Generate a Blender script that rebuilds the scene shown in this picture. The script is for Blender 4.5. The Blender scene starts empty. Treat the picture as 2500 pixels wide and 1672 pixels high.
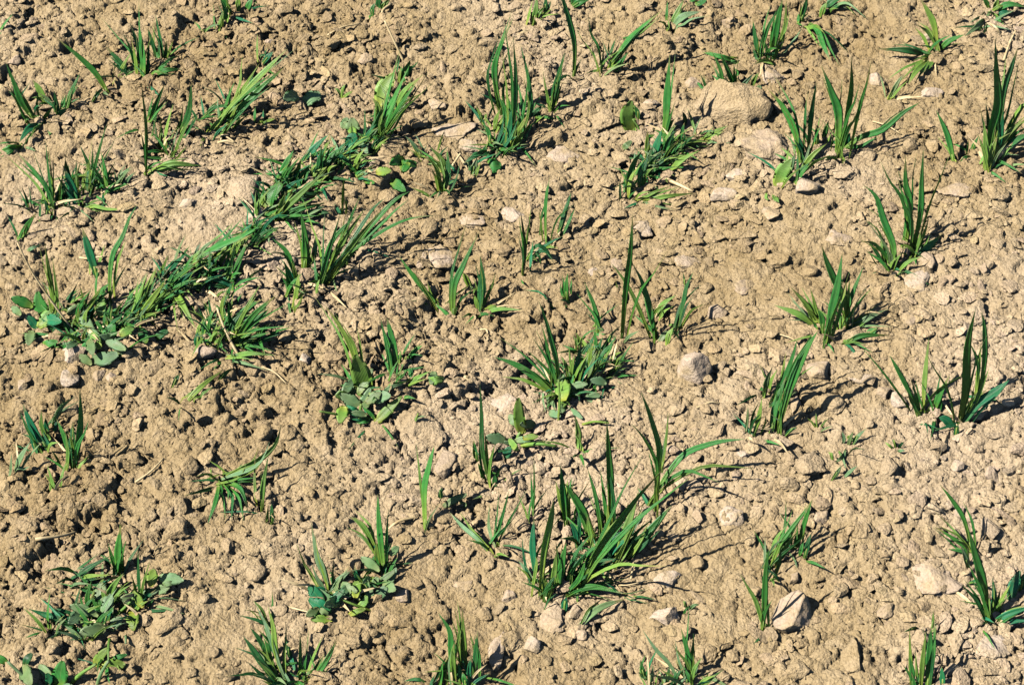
import bpy, math, random
import numpy as np
from mathutils import Vector

# ------------------------------------------------------------------ camera, light
sc = bpy.context.scene
PITCH = math.radians(46.0)
LENS = 75.0
CX, CY, FPX = 1250.0, 836.0, LENS / 36.0 * 2500.0
DIST = LENS / 36.0                     # one metre of ground across the middle of the picture
cp, sp = math.cos(PITCH), math.sin(PITCH)
CAM = np.array([0.0, -DIST * cp, DIST * sp])
cam_d = bpy.data.cameras.new('camera'); cam = bpy.data.objects.new('camera', cam_d)
sc.collection.objects.link(cam); sc.camera = cam
cam_d.lens = LENS; cam_d.sensor_width = 36.0; cam_d.clip_start = 0.05; cam_d.clip_end = 500
cam.location = CAM; cam.rotation_euler = (math.radians(90) - PITCH, 0, 0)

LX, LY = 0.88, 0.20                    # shadow offset per unit of height
SUN = Vector((-LX, -LY, 1.0)).normalized()
w = bpy.data.worlds.new('World'); sc.world = w; w.use_nodes = True
nt = w.node_tree; bg = nt.nodes['Background']
sky = nt.nodes.new('ShaderNodeTexSky'); sky.sky_type = 'NISHITA'; sky.sun_disc = False
sky.sun_elevation = math.asin(SUN.z); sky.sun_rotation = math.atan2(SUN.x, SUN.y)
nt.links.new(sky.outputs[0], bg.inputs[0]); bg.inputs[1].default_value = 0.05
sky.altitude = 1500; sky.dust_density = 0.2; sky.air_density = 0.8     # a clear deep sky
sd = bpy.data.lights.new('sun', 'SUN'); sun = bpy.data.objects.new('sun', sd)
sc.collection.objects.link(sun); sd.energy = 5.0; sd.angle = math.radians(0.5); sd.color = (1.0, 0.95, 0.87)
sun.rotation_euler = SUN.to_track_quat('Z', 'Y').to_euler()
sc.view_settings.view_transform = 'Standard'; sc.view_settings.look = 'None'
sc.view_settings.exposure = 1.02; sc.view_settings.gamma = 1.0
sc.cycles.diffuse_bounces = 0

RS = np.random.RandomState(7)
random.seed(11)
COL = sc.collection

# ------------------------------------------------------------------ materials
def mat_new(name):
    m = bpy.data.materials.new(name); m.use_nodes = True
    n = m.node_tree; b = n.nodes['Principled BSDF']
    return m, n, b
def node(n, t, **kw):
    x = n.nodes.new(t)
    for k, v in kw.items(): setattr(x, k, v)
    return x
def ramp(n, stops):
    r = node(n, 'ShaderNodeValToRGB'); e = r.color_ramp.elements
    while len(e) > 1: e.remove(e[-1])
    e[0].position = stops[0][0]; e[0].color = (*stops[0][1], 1)
    for p, c in stops[1:]:
        k = e.new(p); k.color = (*c, 1)
    return r
def noise(n, scale, detail=4.0, rough=0.55, coord=None, dist=0.0):
    t = node(n, 'ShaderNodeTexNoise'); t.inputs['Scale'].default_value = scale
    t.inputs['Detail'].default_value = detail; t.inputs['Roughness'].default_value = rough
    t.inputs['Distortion'].default_value = dist
    if coord is not None: n.links.new(coord, t.inputs['Vector'])
    return t
def mixc(n, fac, a, b, mode='MIX'):
    m = node(n, 'ShaderNodeMix', data_type='RGBA', blend_type=mode)
    for s, v in ((0, fac), (6, a), (7, b)):
        if hasattr(v, 'is_output'): n.links.new(v, m.inputs[s])
        elif s == 0: m.inputs[s].default_value = v
        else: m.inputs[s].default_value = (*v, 1)
    return m.outputs[2]

def soil_material(name, tint=(1, 1, 1), stone=False, chips=False):
    m, n, b = mat_new(name)
    geo = node(n, 'ShaderNodeNewGeometry'); pos = geo.outputs['Position']
    big = noise(n, 3.2, 3, 0.5, pos); mid = noise(n, 38, 5, 0.6, pos, 0.4); fine = noise(n, 420, 4, 0.65, pos)
    T = lambda c: tuple(c[i] * tint[i] for i in range(3))
    r1 = ramp(n, [(0.30, T((0.265, 0.190, 0.093))), (0.50, T((0.365, 0.272, 0.150))), (0.72, T((0.47, 0.365, 0.232)))])
    n.links.new(mid.outputs['Fac'], r1.inputs[0])
    r2 = ramp(n, [(0.36, T((0.255, 0.182, 0.086))), (0.50, T((0.36, 0.270, 0.150))), (0.64, T((0.48, 0.375, 0.258)))])
    n.links.new(big.outputs['Fac'], r2.inputs[0])
    c = mixc(n, 0.55, r1.outputs[0], r2.outputs[0])
    r3 = ramp(n, [(0.30, (0.74, 0.71, 0.67)), (0.52, (1, 1, 1)), (0.70, (1.18, 1.18, 1.18))])
    n.links.new(fine.outputs['Fac'], r3.inputs[0])
    c = mixc(n, 0.9, c, r3.outputs[0], 'MULTIPLY')
    if chips:
        at = node(n, 'ShaderNodeAttribute', attribute_name='tint'); c = mixc(n, 1.0, c, at.outputs['Color'], 'MULTIPLY')
    if stone:
        oi = node(n, 'ShaderNodeObjectInfo')
        rr = ramp(n, [(0.0, (0.36, 0.275, 0.19)), (0.35, (0.41, 0.315, 0.225)), (0.7, (0.44, 0.355, 0.27)), (1.0, (0.37, 0.275, 0.175))])
        n.links.new(oi.outputs['Random'], rr.inputs[0])
        st = mixc(n, 0.8, rr.outputs[0], r3.outputs[0], 'MULTIPLY')
        dust = noise(n, 60, 4, 0.6, pos)
        dr = ramp(n, [(0.42, (0, 0, 0)), (0.62, (1, 1, 1))]); n.links.new(dust.outputs['Fac'], dr.inputs[0])
        sepx = node(n, 'ShaderNodeMath', operation='MULTIPLY'); n.links.new(dr.outputs[0], sepx.inputs[0]); sepx.inputs[1].default_value = 0.8
        c = mixc(n, sepx.outputs[0], st, c)
    n.links.new(c, b.inputs['Base Color'])
    b.inputs['Roughness'].default_value = 0.95; b.inputs['Specular IOR Level'].default_value = 0.12
    nb = noise(n, 700, 3, 0.7, pos)
    vo = node(n, 'ShaderNodeTexVoronoi'); vo.inputs['Scale'].default_value = 330; n.links.new(pos, vo.inputs['Vector'])
    vs = node(n, 'ShaderNodeMath', operation='MULTIPLY_ADD'); n.links.new(vo.outputs['Distance'], vs.inputs[0]); vs.inputs[1].default_value = -0.9; n.links.new(nb.outputs['Fac'], vs.inputs[2])
    ad = node(n, 'ShaderNodeMath', operation='ADD'); n.links.new(fine.outputs['Fac'], ad.inputs[0]); n.links.new(vs.outputs[0], ad.inputs[1])
    bp = node(n, 'ShaderNodeBump'); bp.inputs['Strength'].default_value = 0.8 if not stone else 0.5
    bp.inputs['Distance'].default_value = 0.0024
    n.links.new(ad.outputs[0], bp.inputs['Height']); n.links.new(bp.outputs[0], b.inputs['Normal'])
    return m
M_SOIL = soil_material('dry_soil')
M_CLOD = soil_material('soil_clod', (1.05, 1.05, 1.07))
M_CHIP = soil_material('soil_chips', (1.04, 1.04, 1.06), False, True)
M_STONE = soil_material('pale_stone', (1.0, 1.0, 1.0), True)

def leaf_material(name):
    m, n, b = mat_new(name)
    at = node(n, 'ShaderNodeAttribute', attribute_name='tint'); uv = node(n, 'ShaderNodeAttribute', attribute_name='luv')
    sx = node(n, 'ShaderNodeSeparateXYZ'); n.links.new(uv.outputs['Vector'], sx.inputs[0])
    wv = node(n, 'ShaderNodeMath', operation='MULTIPLY'); n.links.new(sx.outputs[0], wv.inputs[0]); wv.inputs[1].default_value = 42.0
    sn = node(n, 'ShaderNodeMath', operation='SINE'); n.links.new(wv.outputs[0], sn.inputs[0])
    geo = node(n, 'ShaderNodeNewGeometry')
    ns = noise(n, 160, 4, 0.6, geo.outputs['Position'])
    r = ramp(n, [(0.3, (0.70, 0.74, 0.66)), (0.6, (1.1, 1.08, 1.1))]); n.links.new(ns.outputs['Fac'], r.inputs[0])
    c = mixc(n, 0.8, at.outputs['Color'], r.outputs[0], 'MULTIPLY')
    ab = node(n, 'ShaderNodeMath', operation='ABSOLUTE'); n.links.new(sx.outputs[0], ab.inputs[0])
    rib = ramp(n, [(0.0, (1, 1, 1)), (0.10, (0, 0, 0))]); n.links.new(ab.outputs[0], rib.inputs[0])
    rf = node(n, 'ShaderNodeMath', operation='MULTIPLY'); n.links.new(rib.outputs[0], rf.inputs[0]); rf.inputs[1].default_value = 0.30
    c = mixc(n, rf.outputs[0], c, (0.20, 0.30, 0.09))
    # dust splashed on the leaf by rain
    ds = noise(n, 55, 5, 0.65, geo.outputs['Position'])
    dr = ramp(n, [(0.60, (0, 0, 0)), (0.78, (0.55, 0.55, 0.55))]); n.links.new(ds.outputs['Fac'], dr.inputs[0])
    c = mixc(n, dr.outputs[0], c, (0.34, 0.30, 0.17))
    n.links.new(c, b.inputs['Base Color'])
    b.inputs['Roughness'].default_value = 0.42; b.inputs['Specular IOR Level'].default_value = 0.45
    bp = node(n, 'ShaderNodeBump'); bp.inputs['Strength'].default_value = 0.35; bp.inputs['Distance'].default_value = 0.0006
    n.links.new(sn.outputs[0], bp.inputs['Height']); n.links.new(bp.outputs[0], b.inputs['Normal'])
    tr = node(n, 'ShaderNodeBsdfTranslucent')
    tc = mixc(n, 1.0, c, (1.1, 1.25, 0.5), 'MULTIPLY'); n.links.new(tc, tr.inputs['Color'])
    mx = node(n, 'ShaderNodeMixShader'); mx.inputs[0].default_value = 0.32
    n.links.new(b.outputs[0], mx.inputs[1]); n.links.new(tr.outputs[0], mx.inputs[2])
    n.links.new(mx.outputs[0], n.nodes['Material Output'].inputs['Surface'])
    return m
M_LEAF = leaf_material('leaf')
def straw_material():
    m, n, b = mat_new('dry_straw')
    geo = node(n, 'ShaderNodeNewGeometry'); ns = noise(n, 120, 4, 0.6, geo.outputs['Position'])
    r = ramp(n, [(0.3, (0.36, 0.26, 0.12)), (0.7, (0.60, 0.48, 0.27))]); n.links.new(ns.outputs['Fac'], r.inputs[0])
    n.links.new(r.outputs[0], b.inputs['Base Color']); b.inputs['Roughness'].default_value = 0.6
    return m
M_STRAW = straw_material()

# ------------------------------------------------------------------ ground sheet
TAB = RS.rand(8, 256, 256)
def vnoise(x, y, s, k=0):
    t = TAB[k % 8]; x = x / s + 37.1 * k + 1000; y = y / s + 11.7 * k + 1000
    xi = np.floor(x).astype(int); yi = np.floor(y).astype(int); fx = x - xi; fy = y - yi
    fx = fx * fx * fx * (fx * (fx * 6 - 15) + 10); fy = fy * fy * fy * (fy * (fy * 6 - 15) + 10)
    a = t[xi % 256, yi % 256]; b = t[(xi + 1) % 256, yi % 256]; c = t[xi % 256, (yi + 1) % 256]; d = t[(xi + 1) % 256, (yi + 1) % 256]
    return (a * (1 - fx) + b * fx) * (1 - fy) + (c * (1 - fx) + d * fx) * fy - 0.5
def axis(lo, hi, step, far=90.0, g=1.09):
    mid = list(np.arange(lo, hi + step * 0.5, step)); s = step; a = lo; left = []
    while a > -far: s *= g; a -= s; left.append(a)
    s = step; a = mid[-1]; right = []
    while a < far: s *= g; a += s; right.append(a)
    return np.array(left[::-1] + mid + right), len(left), len(mid)
STEP = 0.00175
XS, ox, nx = axis(-0.67, 0.67, STEP); YS, oy, ny = axis(-0.47, 0.65, STEP)
X, Y = np.meshgrid(XS, YS, indexing='ij')
rough_of = lambda x, y: np.clip(0.50 - 0.42 * x - 0.05 * y + 0.9 * vnoise(x, y, 0.22, 3), 0.14, 1.0)   # cloddier on the left
dd = np.maximum(np.maximum(np.abs(X) - 0.67, np.abs(Y - 0.09) - 0.56), 0.0)
fade = np.exp(-dd / 0.35)                     # the sheet gets coarser outwards: fine relief ends there
fade2 = np.exp(-dd / 0.10)
R = rough_of(X, Y)
Z = (0.022 * vnoise(X, Y, 0.42, 0) + 0.014 * vnoise(X, Y, 0.17, 1)) * (np.exp(-dd / 6.0) * 0.8 + 0.2)
Z += R * (0.012 * vnoise(X, Y, 0.055, 2) + 0.006 * vnoise(X, Y, 0.026, 4)) * fade
def cells(x, y, cs, warp, k):
    """broken crust: every cell of a warped Voronoi net is a tilted plate; returns height and distance to the joint"""
    wx = x + warp * cs * (vnoise(x, y, cs * 0.7, k) + 0.5 * vnoise(x, y, cs * 0.25, k + 2)); wy = y + warp * cs * (vnoise(x, y, cs * 0.7, k + 1) + 0.5 * vnoise(x, y, cs * 0.25, k + 3))
    ci = np.floor(wx / cs).astype(int); cj = np.floor(wy / cs).astype(int)
    f1 = np.full(x.shape, 9e9); f2 = f1.copy(); h = np.zeros(x.shape)
    for a in (-1, 0, 1):
        for b in (-1, 0, 1):
            u = (ci + a) % 256; v = (cj + b) % 256
            ddx = wx - (ci + a + TAB[k % 8][u, v]) * cs; ddy = wy - (cj + b + TAB[(k + 1) % 8][u, v]) * cs
            d = np.hypot(ddx, ddy)
            hh = TAB[(k + 2) % 8][u, v] - 0.5 + (TAB[(k + 3) % 8][u, v] - 0.5) * 1.5 * ddx / cs + (TAB[(k + 4) % 8][u, v] - 0.5) * 1.5 * ddy / cs - 0.15 * (d / cs) ** 2
            near = d < f1
            f2 = np.where(near, f1, np.minimum(f2, d)); h = np.where(near, hh, h); f1 = np.minimum(f1, d)
    return h, (f2 - f1) / cs
BASE0 = Z.copy()
crumbly = np.clip(0.42 + 1.9 * vnoise(X, Y, 0.085, 5) + 0.45 * (R - 0.45), 0.06, 1.0)     # patches of crust and of loose tilth
for cs, amp, gap, gw, k in ((0.060, 0.0076, 0.0100, 0.055, 0), (0.028, 0.0074, 0.0085, 0.085, 3), (0.0135, 0.0042, 0.0034, 0.14, 5), (0.0070, 0.0020, 0.0012, 0.24, 2)):
    h, gp = cells(X, Y, cs, 0.75, k)
    loc = np.clip(0.35 + 1.5 * (vnoise(X, Y, cs * 3.1, k + 4) + 0.22), 0, 1)
    wgt = (crumbly if cs < 0.02 else 0.45 + 0.55 * R) * (fade if cs > 0.05 else fade2)
    Z += wgt * (amp * h * (0.35 + 0.65 * loc) - gap * loc * np.clip(1 - gp / gw, 0, 1))
# stamps of rounded lumps and pits on the dense part
i0, i1, j0, j1 = ox, ox + nx, oy, oy + ny
D = Z[i0:i1, j0:j1].copy(); BASE = D.copy(); dx = XS[i0:i1]; dy = YS[j0:j1]
def stamp(cx, cy, r, h, asp, ang, sq, seed, pit=False, tilt=0.4):
    e = r * 1.5; a = int((cx - e - dx[0]) / STEP); b = int((cx + e - dx[0]) / STEP) + 2
    c = int((cy - e - dy[0]) / STEP); d = int((cy + e - dy[0]) / STEP) + 2
    a = max(a, 0); c = max(c, 0); b = min(b, len(dx)); d = min(d, len(dy))
    if b - a < 2 or d - c < 2: return
    u = dx[a:b, None] - cx; v = dy[None, c:d] - cy
    ca, sa = math.cos(ang), math.sin(ang)
    p = (u * ca + v * sa) / asp; q = (-u * sa + v * ca) * asp
    th = np.arctan2(q, p)
    m = int(3 + seed % 3)                                # angular outline: a rounded polygon of 3 to 5 sides
    rr = r * (0.86 + 0.20 * np.abs(np.cos(m * 0.5 * th + seed)) ** 0.7 + 0.13 * np.sin(3 * th + seed * 2.3) + 0.09 * np.sin(5 * th + seed * 4.1) + 0.07 * np.sin(9 * th + seed * 1.7))
    rho = np.sqrt(p * p + q * q) / rr
    prof = np.clip(1 - rho ** sq, 0, 1) ** (0.45 if not pit else 1.0)
    t0 = math.cos(seed * 5); t1 = math.sin(seed * 5)
    if pit: D[a:b, c:d] -= h * prof
    else:
        bc = BASE[min(max(int((cx - dx[0]) / STEP), 0), len(dx) - 1), min(max(int((cy - dy[0]) / STEP), 0), len(dy) - 1)]
        top = bc * 0.45 + BASE[a:b, c:d] * 0.55 - 0.0010 + h * prof * (1 + tilt * (t0 * p + t1 * q) / r)
        D[a:b, c:d] = np.where(prof > 0, np.maximum(D[a:b, c:d], top), D[a:b, c:d])
def scatter(n, rmin, rmax, power, hf, sqr, dens, pit=False):
    for _ in range(n):
        x = RS.uniform(-0.66, 0.66); y = RS.uniform(-0.46, 0.64); ro = float(rough_of(np.array(x), np.array(y)))
        if RS.rand() > ro ** dens: continue
        r = rmin + (rmax - rmin) * RS.rand() ** power
        stamp(x, y, r, r * RS.uniform(*hf) * (0.55 + 0.45 * min(ro, 1)), RS.uniform(0.75, 1.3), RS.uniform(0, 6.28), RS.uniform(*sqr), RS.uniform(0, 6.28), pit)
scatter(300, 0.005, 0.013, 1.6, (0.8, 1.5), (2.5, 5.0), 1.4, True)
scatter(300, 0.008, 0.019, 2.0, (0.35, 0.8), (4.0, 9.0), 0.6)
scatter(700, 0.004, 0.009, 1.7, (0.5, 1.05), (4.0, 9.0), 0.5)
scatter(800, 0.002, 0.0045, 1.4, (0.7, 1.3), (3.0, 6.0), 0.6)
gx, gy = np.meshgrid(dx, dy, indexing='ij')
D += 0.0015 * vnoise(gx, gy, 0.0062, 1) + 0.0016 * vnoise(gx, gy, 0.0031, 3) + RS.normal(size=gx.shape) * 0.00019
ex = np.minimum(np.minimum(gx - dx[0], dx[-1] - gx), np.minimum(gy - dy[0], dy[-1] - gy))
ew = np.clip(ex / 0.03, 0, 1)
Z[i0:i1, j0:j1] = BASE * (1 - ew) + D * ew
D = Z[i0:i1, j0:j1]
def ground_z(x, y):
    fx = (np.asarray(x, float) - dx[0]) / STEP; fy = (np.asarray(y, float) - dy[0]) / STEP
    a = np.clip(fx.astype(int), 0, len(dx) - 2); b = np.clip(fy.astype(int), 0, len(dy) - 2)
    u = np.clip(fx - a, 0, 1); v = np.clip(fy - b, 0, 1)
    return (D[a, b] * (1 - u) + D[a + 1, b] * u) * (1 - v) + (D[a, b + 1] * (1 - u) + D[a + 1, b + 1] * u) * v
def any_z(x, y):
    a = min(max(int(np.searchsorted(XS, x)) - 1, 0), len(XS) - 2); b = min(max(int(np.searchsorted(YS, y)) - 1, 0), len(YS) - 2)
    u = (x - XS[a]) / (XS[a + 1] - XS[a]); v = (y - YS[b]) / (YS[b + 1] - YS[b])
    return (Z[a, b] * (1 - u) + Z[a + 1, b] * u) * (1 - v) + (Z[a, b + 1] * (1 - u) + Z[a + 1, b + 1] * u) * v
def smooth_z(x, y, r=0.012):
    k = np.linspace(-r, r, 5); a, b = np.meshgrid(k, k); return float(np.mean(ground_z(x + a, y + b)))

def mesh_from(name, V, F4=None, F3=None, smooth=True):
    me = bpy.data.meshes.new(name); V = np.asarray(V, np.float32)
    me.vertices.add(len(V)); me.vertices.foreach_set('co', V.ravel())
    n4 = 0 if F4 is None else len(F4); n3 = 0 if F3 is None else len(F3)
    li = np.concatenate([np.asarray(f, np.int32).ravel() for f in (F4, F3) if f is not None and len(f)])
    me.loops.add(len(li)); me.loops.foreach_set('vertex_index', li)
    me.polygons.add(n4 + n3)
    st = np.concatenate([np.arange(n4) * 4, n4 * 4 + np.arange(n3) * 3]).astype(np.int32)
    me.polygons.foreach_set('loop_start', st)
    me.polygons.foreach_set('use_smooth', np.full(n4 + n3, smooth))
    me.update(calc_edges=True); me.validate()
    return me
def link(name, me, mat, parent=None, loc=None):
    o = bpy.data.objects.new(name, me); COL.objects.link(o)
    if me is not None and mat is not None and not me.materials: me.materials.append(mat)
    if parent: o.parent = parent
    if loc is not None: o.location = loc
    return o

NX, NY = X.shape
ii = np.arange(NX * NY).reshape(NX, NY)
F = np.stack([ii[:-1, :-1], ii[1:, :-1], ii[1:, 1:], ii[:-1, 1:]], -1).reshape(-1, 4)
g = link('ground', mesh_from('ground', np.stack([X, Y, Z], -1).reshape(-1, 3), F, None, True), M_SOIL)
g['kind'] = 'structure'

# ------------------------------------------------------------------ pixel -> place on the field
def ray(px, py):
    d = np.array([px - CX, (CY - py) * sp + FPX * cp, (CY - py) * cp - FPX * sp]); return d / np.linalg.norm(d)
def at_height(px, py, h):
    d = ray(px, py); t = (h - CAM[2]) / d[2]; return CAM + d * t
def on_ground(px, py):
    h = 0.0
    for _ in range(6):
        P = at_height(px, py, h); h = 0.5 * h + 0.5 * smooth_z(P[0], P[1], 0.006)
    P[2] = h; return P
def mpp(P): return np.linalg.norm(P - CAM) / FPX

REG = {}
for r_, y_ in zip('ABCD', (0, 400, 800, 1200)):
    for c_, x_ in zip('1234', (0, 600, 1200, 1800)): REG[r_ + c_] = (x_, y_, 2335 / 700. if r_ != 'D' else 2325 / 700.)

TONE = {  # base, middle, tip
    'g': ((0.26, 0.37, 0.05), (0.046, 0.240, 0.042), (0.065, 0.220, 0.044)),
    'y': ((0.42, 0.45, 0.07), (0.185, 0.355, 0.056), (0.220, 0.325, 0.074)),
    'd': ((0.12, 0.20, 0.03), (0.024, 0.145, 0.038), (0.034, 0.130, 0.034)),
    't': ((0.08, 0.23, 0.06), (0.016, 0.190, 0.078), (0.026, 0.180, 0.064)),
    'p': ((0.26, 0.33, 0.13), (0.180, 0.315, 0.130), (0.220, 0.310, 0.150)),
}
def catmull(P, n):
    P = [np.asarray(p, float) for p in P]; P = [2 * P[0] - P[1]] + P + [2 * P[-1] - P[-2]]
    out = []; segs = len(P) - 3
    for k in range(n):
        s = k / (n - 1) * segs; i = min(int(s), segs - 1); t = s - i; a, b, c, d = P[i:i + 4]
        out.append(0.5 * ((2 * b) + (-a + c) * t + (2 * a - 5 * b + 4 * c - d) * t * t + (-a + 3 * b - 3 * c + d) * t ** 3))
    return np.array(out)

def leaf_mesh(C, wid, tone, shape, origin, rs, straw=False):
    """ribbon with a keel, thickness and a twist along the curve C (world points)"""
    n = len(C); T = np.gradient(C, axis=0); T /= np.linalg.norm(T, axis=1)[:, None] + 1e-9
    view = np.array([0.0, -cp, sp]); tw0 = rs.uniform(-0.55, 0.55); tw1 = tw0 + rs.uniform(-0.5, 0.5)
    if shape in ('o', 'f'): tw0 *= 0.25; tw1 *= 0.25
    V = []; UV = []; CL = []
    base, mid, tip = [np.array(c) for c in TONE.get(tone, TONE['g'])]
    j = rs.uniform(0.82, 1.2); hue = rs.uniform(-0.12, 0.12)
    jit = np.array([j * (1 + hue), j, j * (1 - hue)])
    ph = rs.uniform(0, 6.28); tipdry = rs.choice([0.80, 0.88, 0.93, 2.0, 2.0])
    for k in range(n):
        s = k / (n - 1)
        if shape == 'o': wd = max(0.05, math.sin(math.pi * min(0.97, 0.06 + 0.92 * s)) ** 0.6) * (1.08 - 0.25 * s)
        elif shape == 'k': wd = 1.0 - 0.35 * s
        elif shape == 'f': wd = max(0.06, math.sin(math.pi * (0.12 + 0.84 * s)) ** 0.45)
        else:
            wd = 0.50 + 0.50 * min(1, s / 0.42) ** 1.2 if s < 0.42 else max(0.03, (1 - ((s - 0.42) / 0.58) ** 1.6))
        hw = 0.5 * wid * wd * (1 + 0.05 * math.sin(9 * s + ph))
        W = np.cross(T[k], view); L = np.linalg.norm(W)
        W = W / L if L > 1e-4 else np.array([1.0, 0, 0])
        N = np.cross(W, T[k]); N /= np.linalg.norm(N) + 1e-9
        if np.dot(N, view) < 0: N = -N
        a = tw0 + (tw1 - tw0) * s
        W2 = W * math.cos(a) + N * math.sin(a); N2 = -W * math.sin(a) + N * math.cos(a)
        keel = (0.55 - 0.30 * s) if shape == 'b' else 0.22
        if shape == 'k': keel = 0.0
        th = 0.00028 if shape != 'k' else hw * 0.9
        wav = 0.10 * math.sin(14 * s + ph) if shape in ('o', 'f') else 0.04 * math.sin(11 * s + ph)
        ring = [(-1, keel + wav), (-0.55, keel * 0.42), (0, 0), (0.55, keel * 0.42), (1, keel - wav)]
        if shape == 'k': ring = [(-1, 0), (-0.6, 0.7), (0, 1), (0.6, 0.7), (1, 0)]
        for u, v in ring: V.append(C[k] + W2 * u * hw + N2 * (v * hw)); UV.append((u, s, 0))
        back = [(0.55, ring[3][1]), (0, ring[2][1]), (-0.55, ring[1][1])] if shape != 'k' else [(0.6, -0.7), (0, -1), (-0.6, -0.7)]
        for u, v in back: V.append(C[k] + W2 * u * hw + N2 * (v * hw - (th if shape != 'k' else 0))); UV.append((u, s, 0))
        c = base + (mid - base) * min(1, s / 0.38) if s < 0.38 else mid + (tip - mid) * (s - 0.38) / 0.62
        if shape in ('b',) and s > tipdry: c = c * 0.35 + np.array([0.34, 0.27, 0.11]) * 0.65
        for _ in range(8): CL.append((*np.clip(c * jit, 0, 1), 1))
    V = np.array(V) - origin; m = 8
    F4 = [[k * m + a, k * m + (a + 1) % m, (k + 1) * m + (a + 1) % m, (k + 1) * m + a] for k in range(n - 1) for a in range(m)]
    F4 += [[7, 6, 5, 4], [4, 3, 0, 7], [3, 2, 1, 0]]
    e = (n - 1) * m; F4 += [[e + 4, e + 5, e + 6, e + 7], [e + 7, e + 0, e + 3, e + 4], [e + 0, e + 1, e + 2, e + 3]]
    me = mesh_from('leaf', V, F4)
    if not straw and len(me.vertices) == len(V):
        at = me.attributes.new('tint', 'FLOAT_COLOR', 'POINT'); at.data.foreach_set('color', np.array(CL, np.float32).ravel())
        at = me.attributes.new('luv', 'FLOAT_VECTOR', 'POINT'); at.data.foreach_set('vector', np.array(UV, np.float32).ravel())
    return me

def blade_curve(reg, pts, wpx, t, lie, rs, shape):
    x0, y0, k = REG[reg]; P = [(x0 + a / k, y0 + b / k) for a, b in pts]
    B = on_ground(*P[0]); s = mpp(B); n = len(P)
    Ltot = sum(math.dist(P[i], P[i + 1]) for i in range(n - 1)) * s
    out = [np.array([B[0], B[1], B[2] - (0.004 if shape in 'bk' else 0.0)])]; run = 0
    for i in range(1, n):
        run += math.dist(P[i - 1], P[i]) * s; f = run / Ltot
        up = max(0, P[0][1] - P[i][1]) * s / cp
        h = B[2] + max(t * up, (0.05 if lie else 0.20) * Ltot * math.sin(math.pi * 0.85 * f) + 0.002)
        if lie: h = B[2] + 0.004 + 0.10 * Ltot * math.sin(math.pi * 0.9 * f)
        for _ in range(4):
            Q = at_height(P[i][0], P[i][1], h); gz = float(ground_z(Q[0], Q[1])) + 0.004
            if h < gz: h = gz
        out.append(at_height(P[i][0], P[i][1], h))
    N = 15 if shape == 'b' else 11
    C = catmull(out, N) if n > 1 else np.array(out)
    if n == 2:                                  # a little natural sag on straight ones
        sag = 0.05 * Ltot; side = rs.uniform(-0.03, 0.03) * Ltot
        for i in range(N):
            q = math.sin(math.pi * i / (N - 1)); C[i] += np.array([side * q, 0, sag * q * 0.6])
    return C, wpx / k * s

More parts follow.
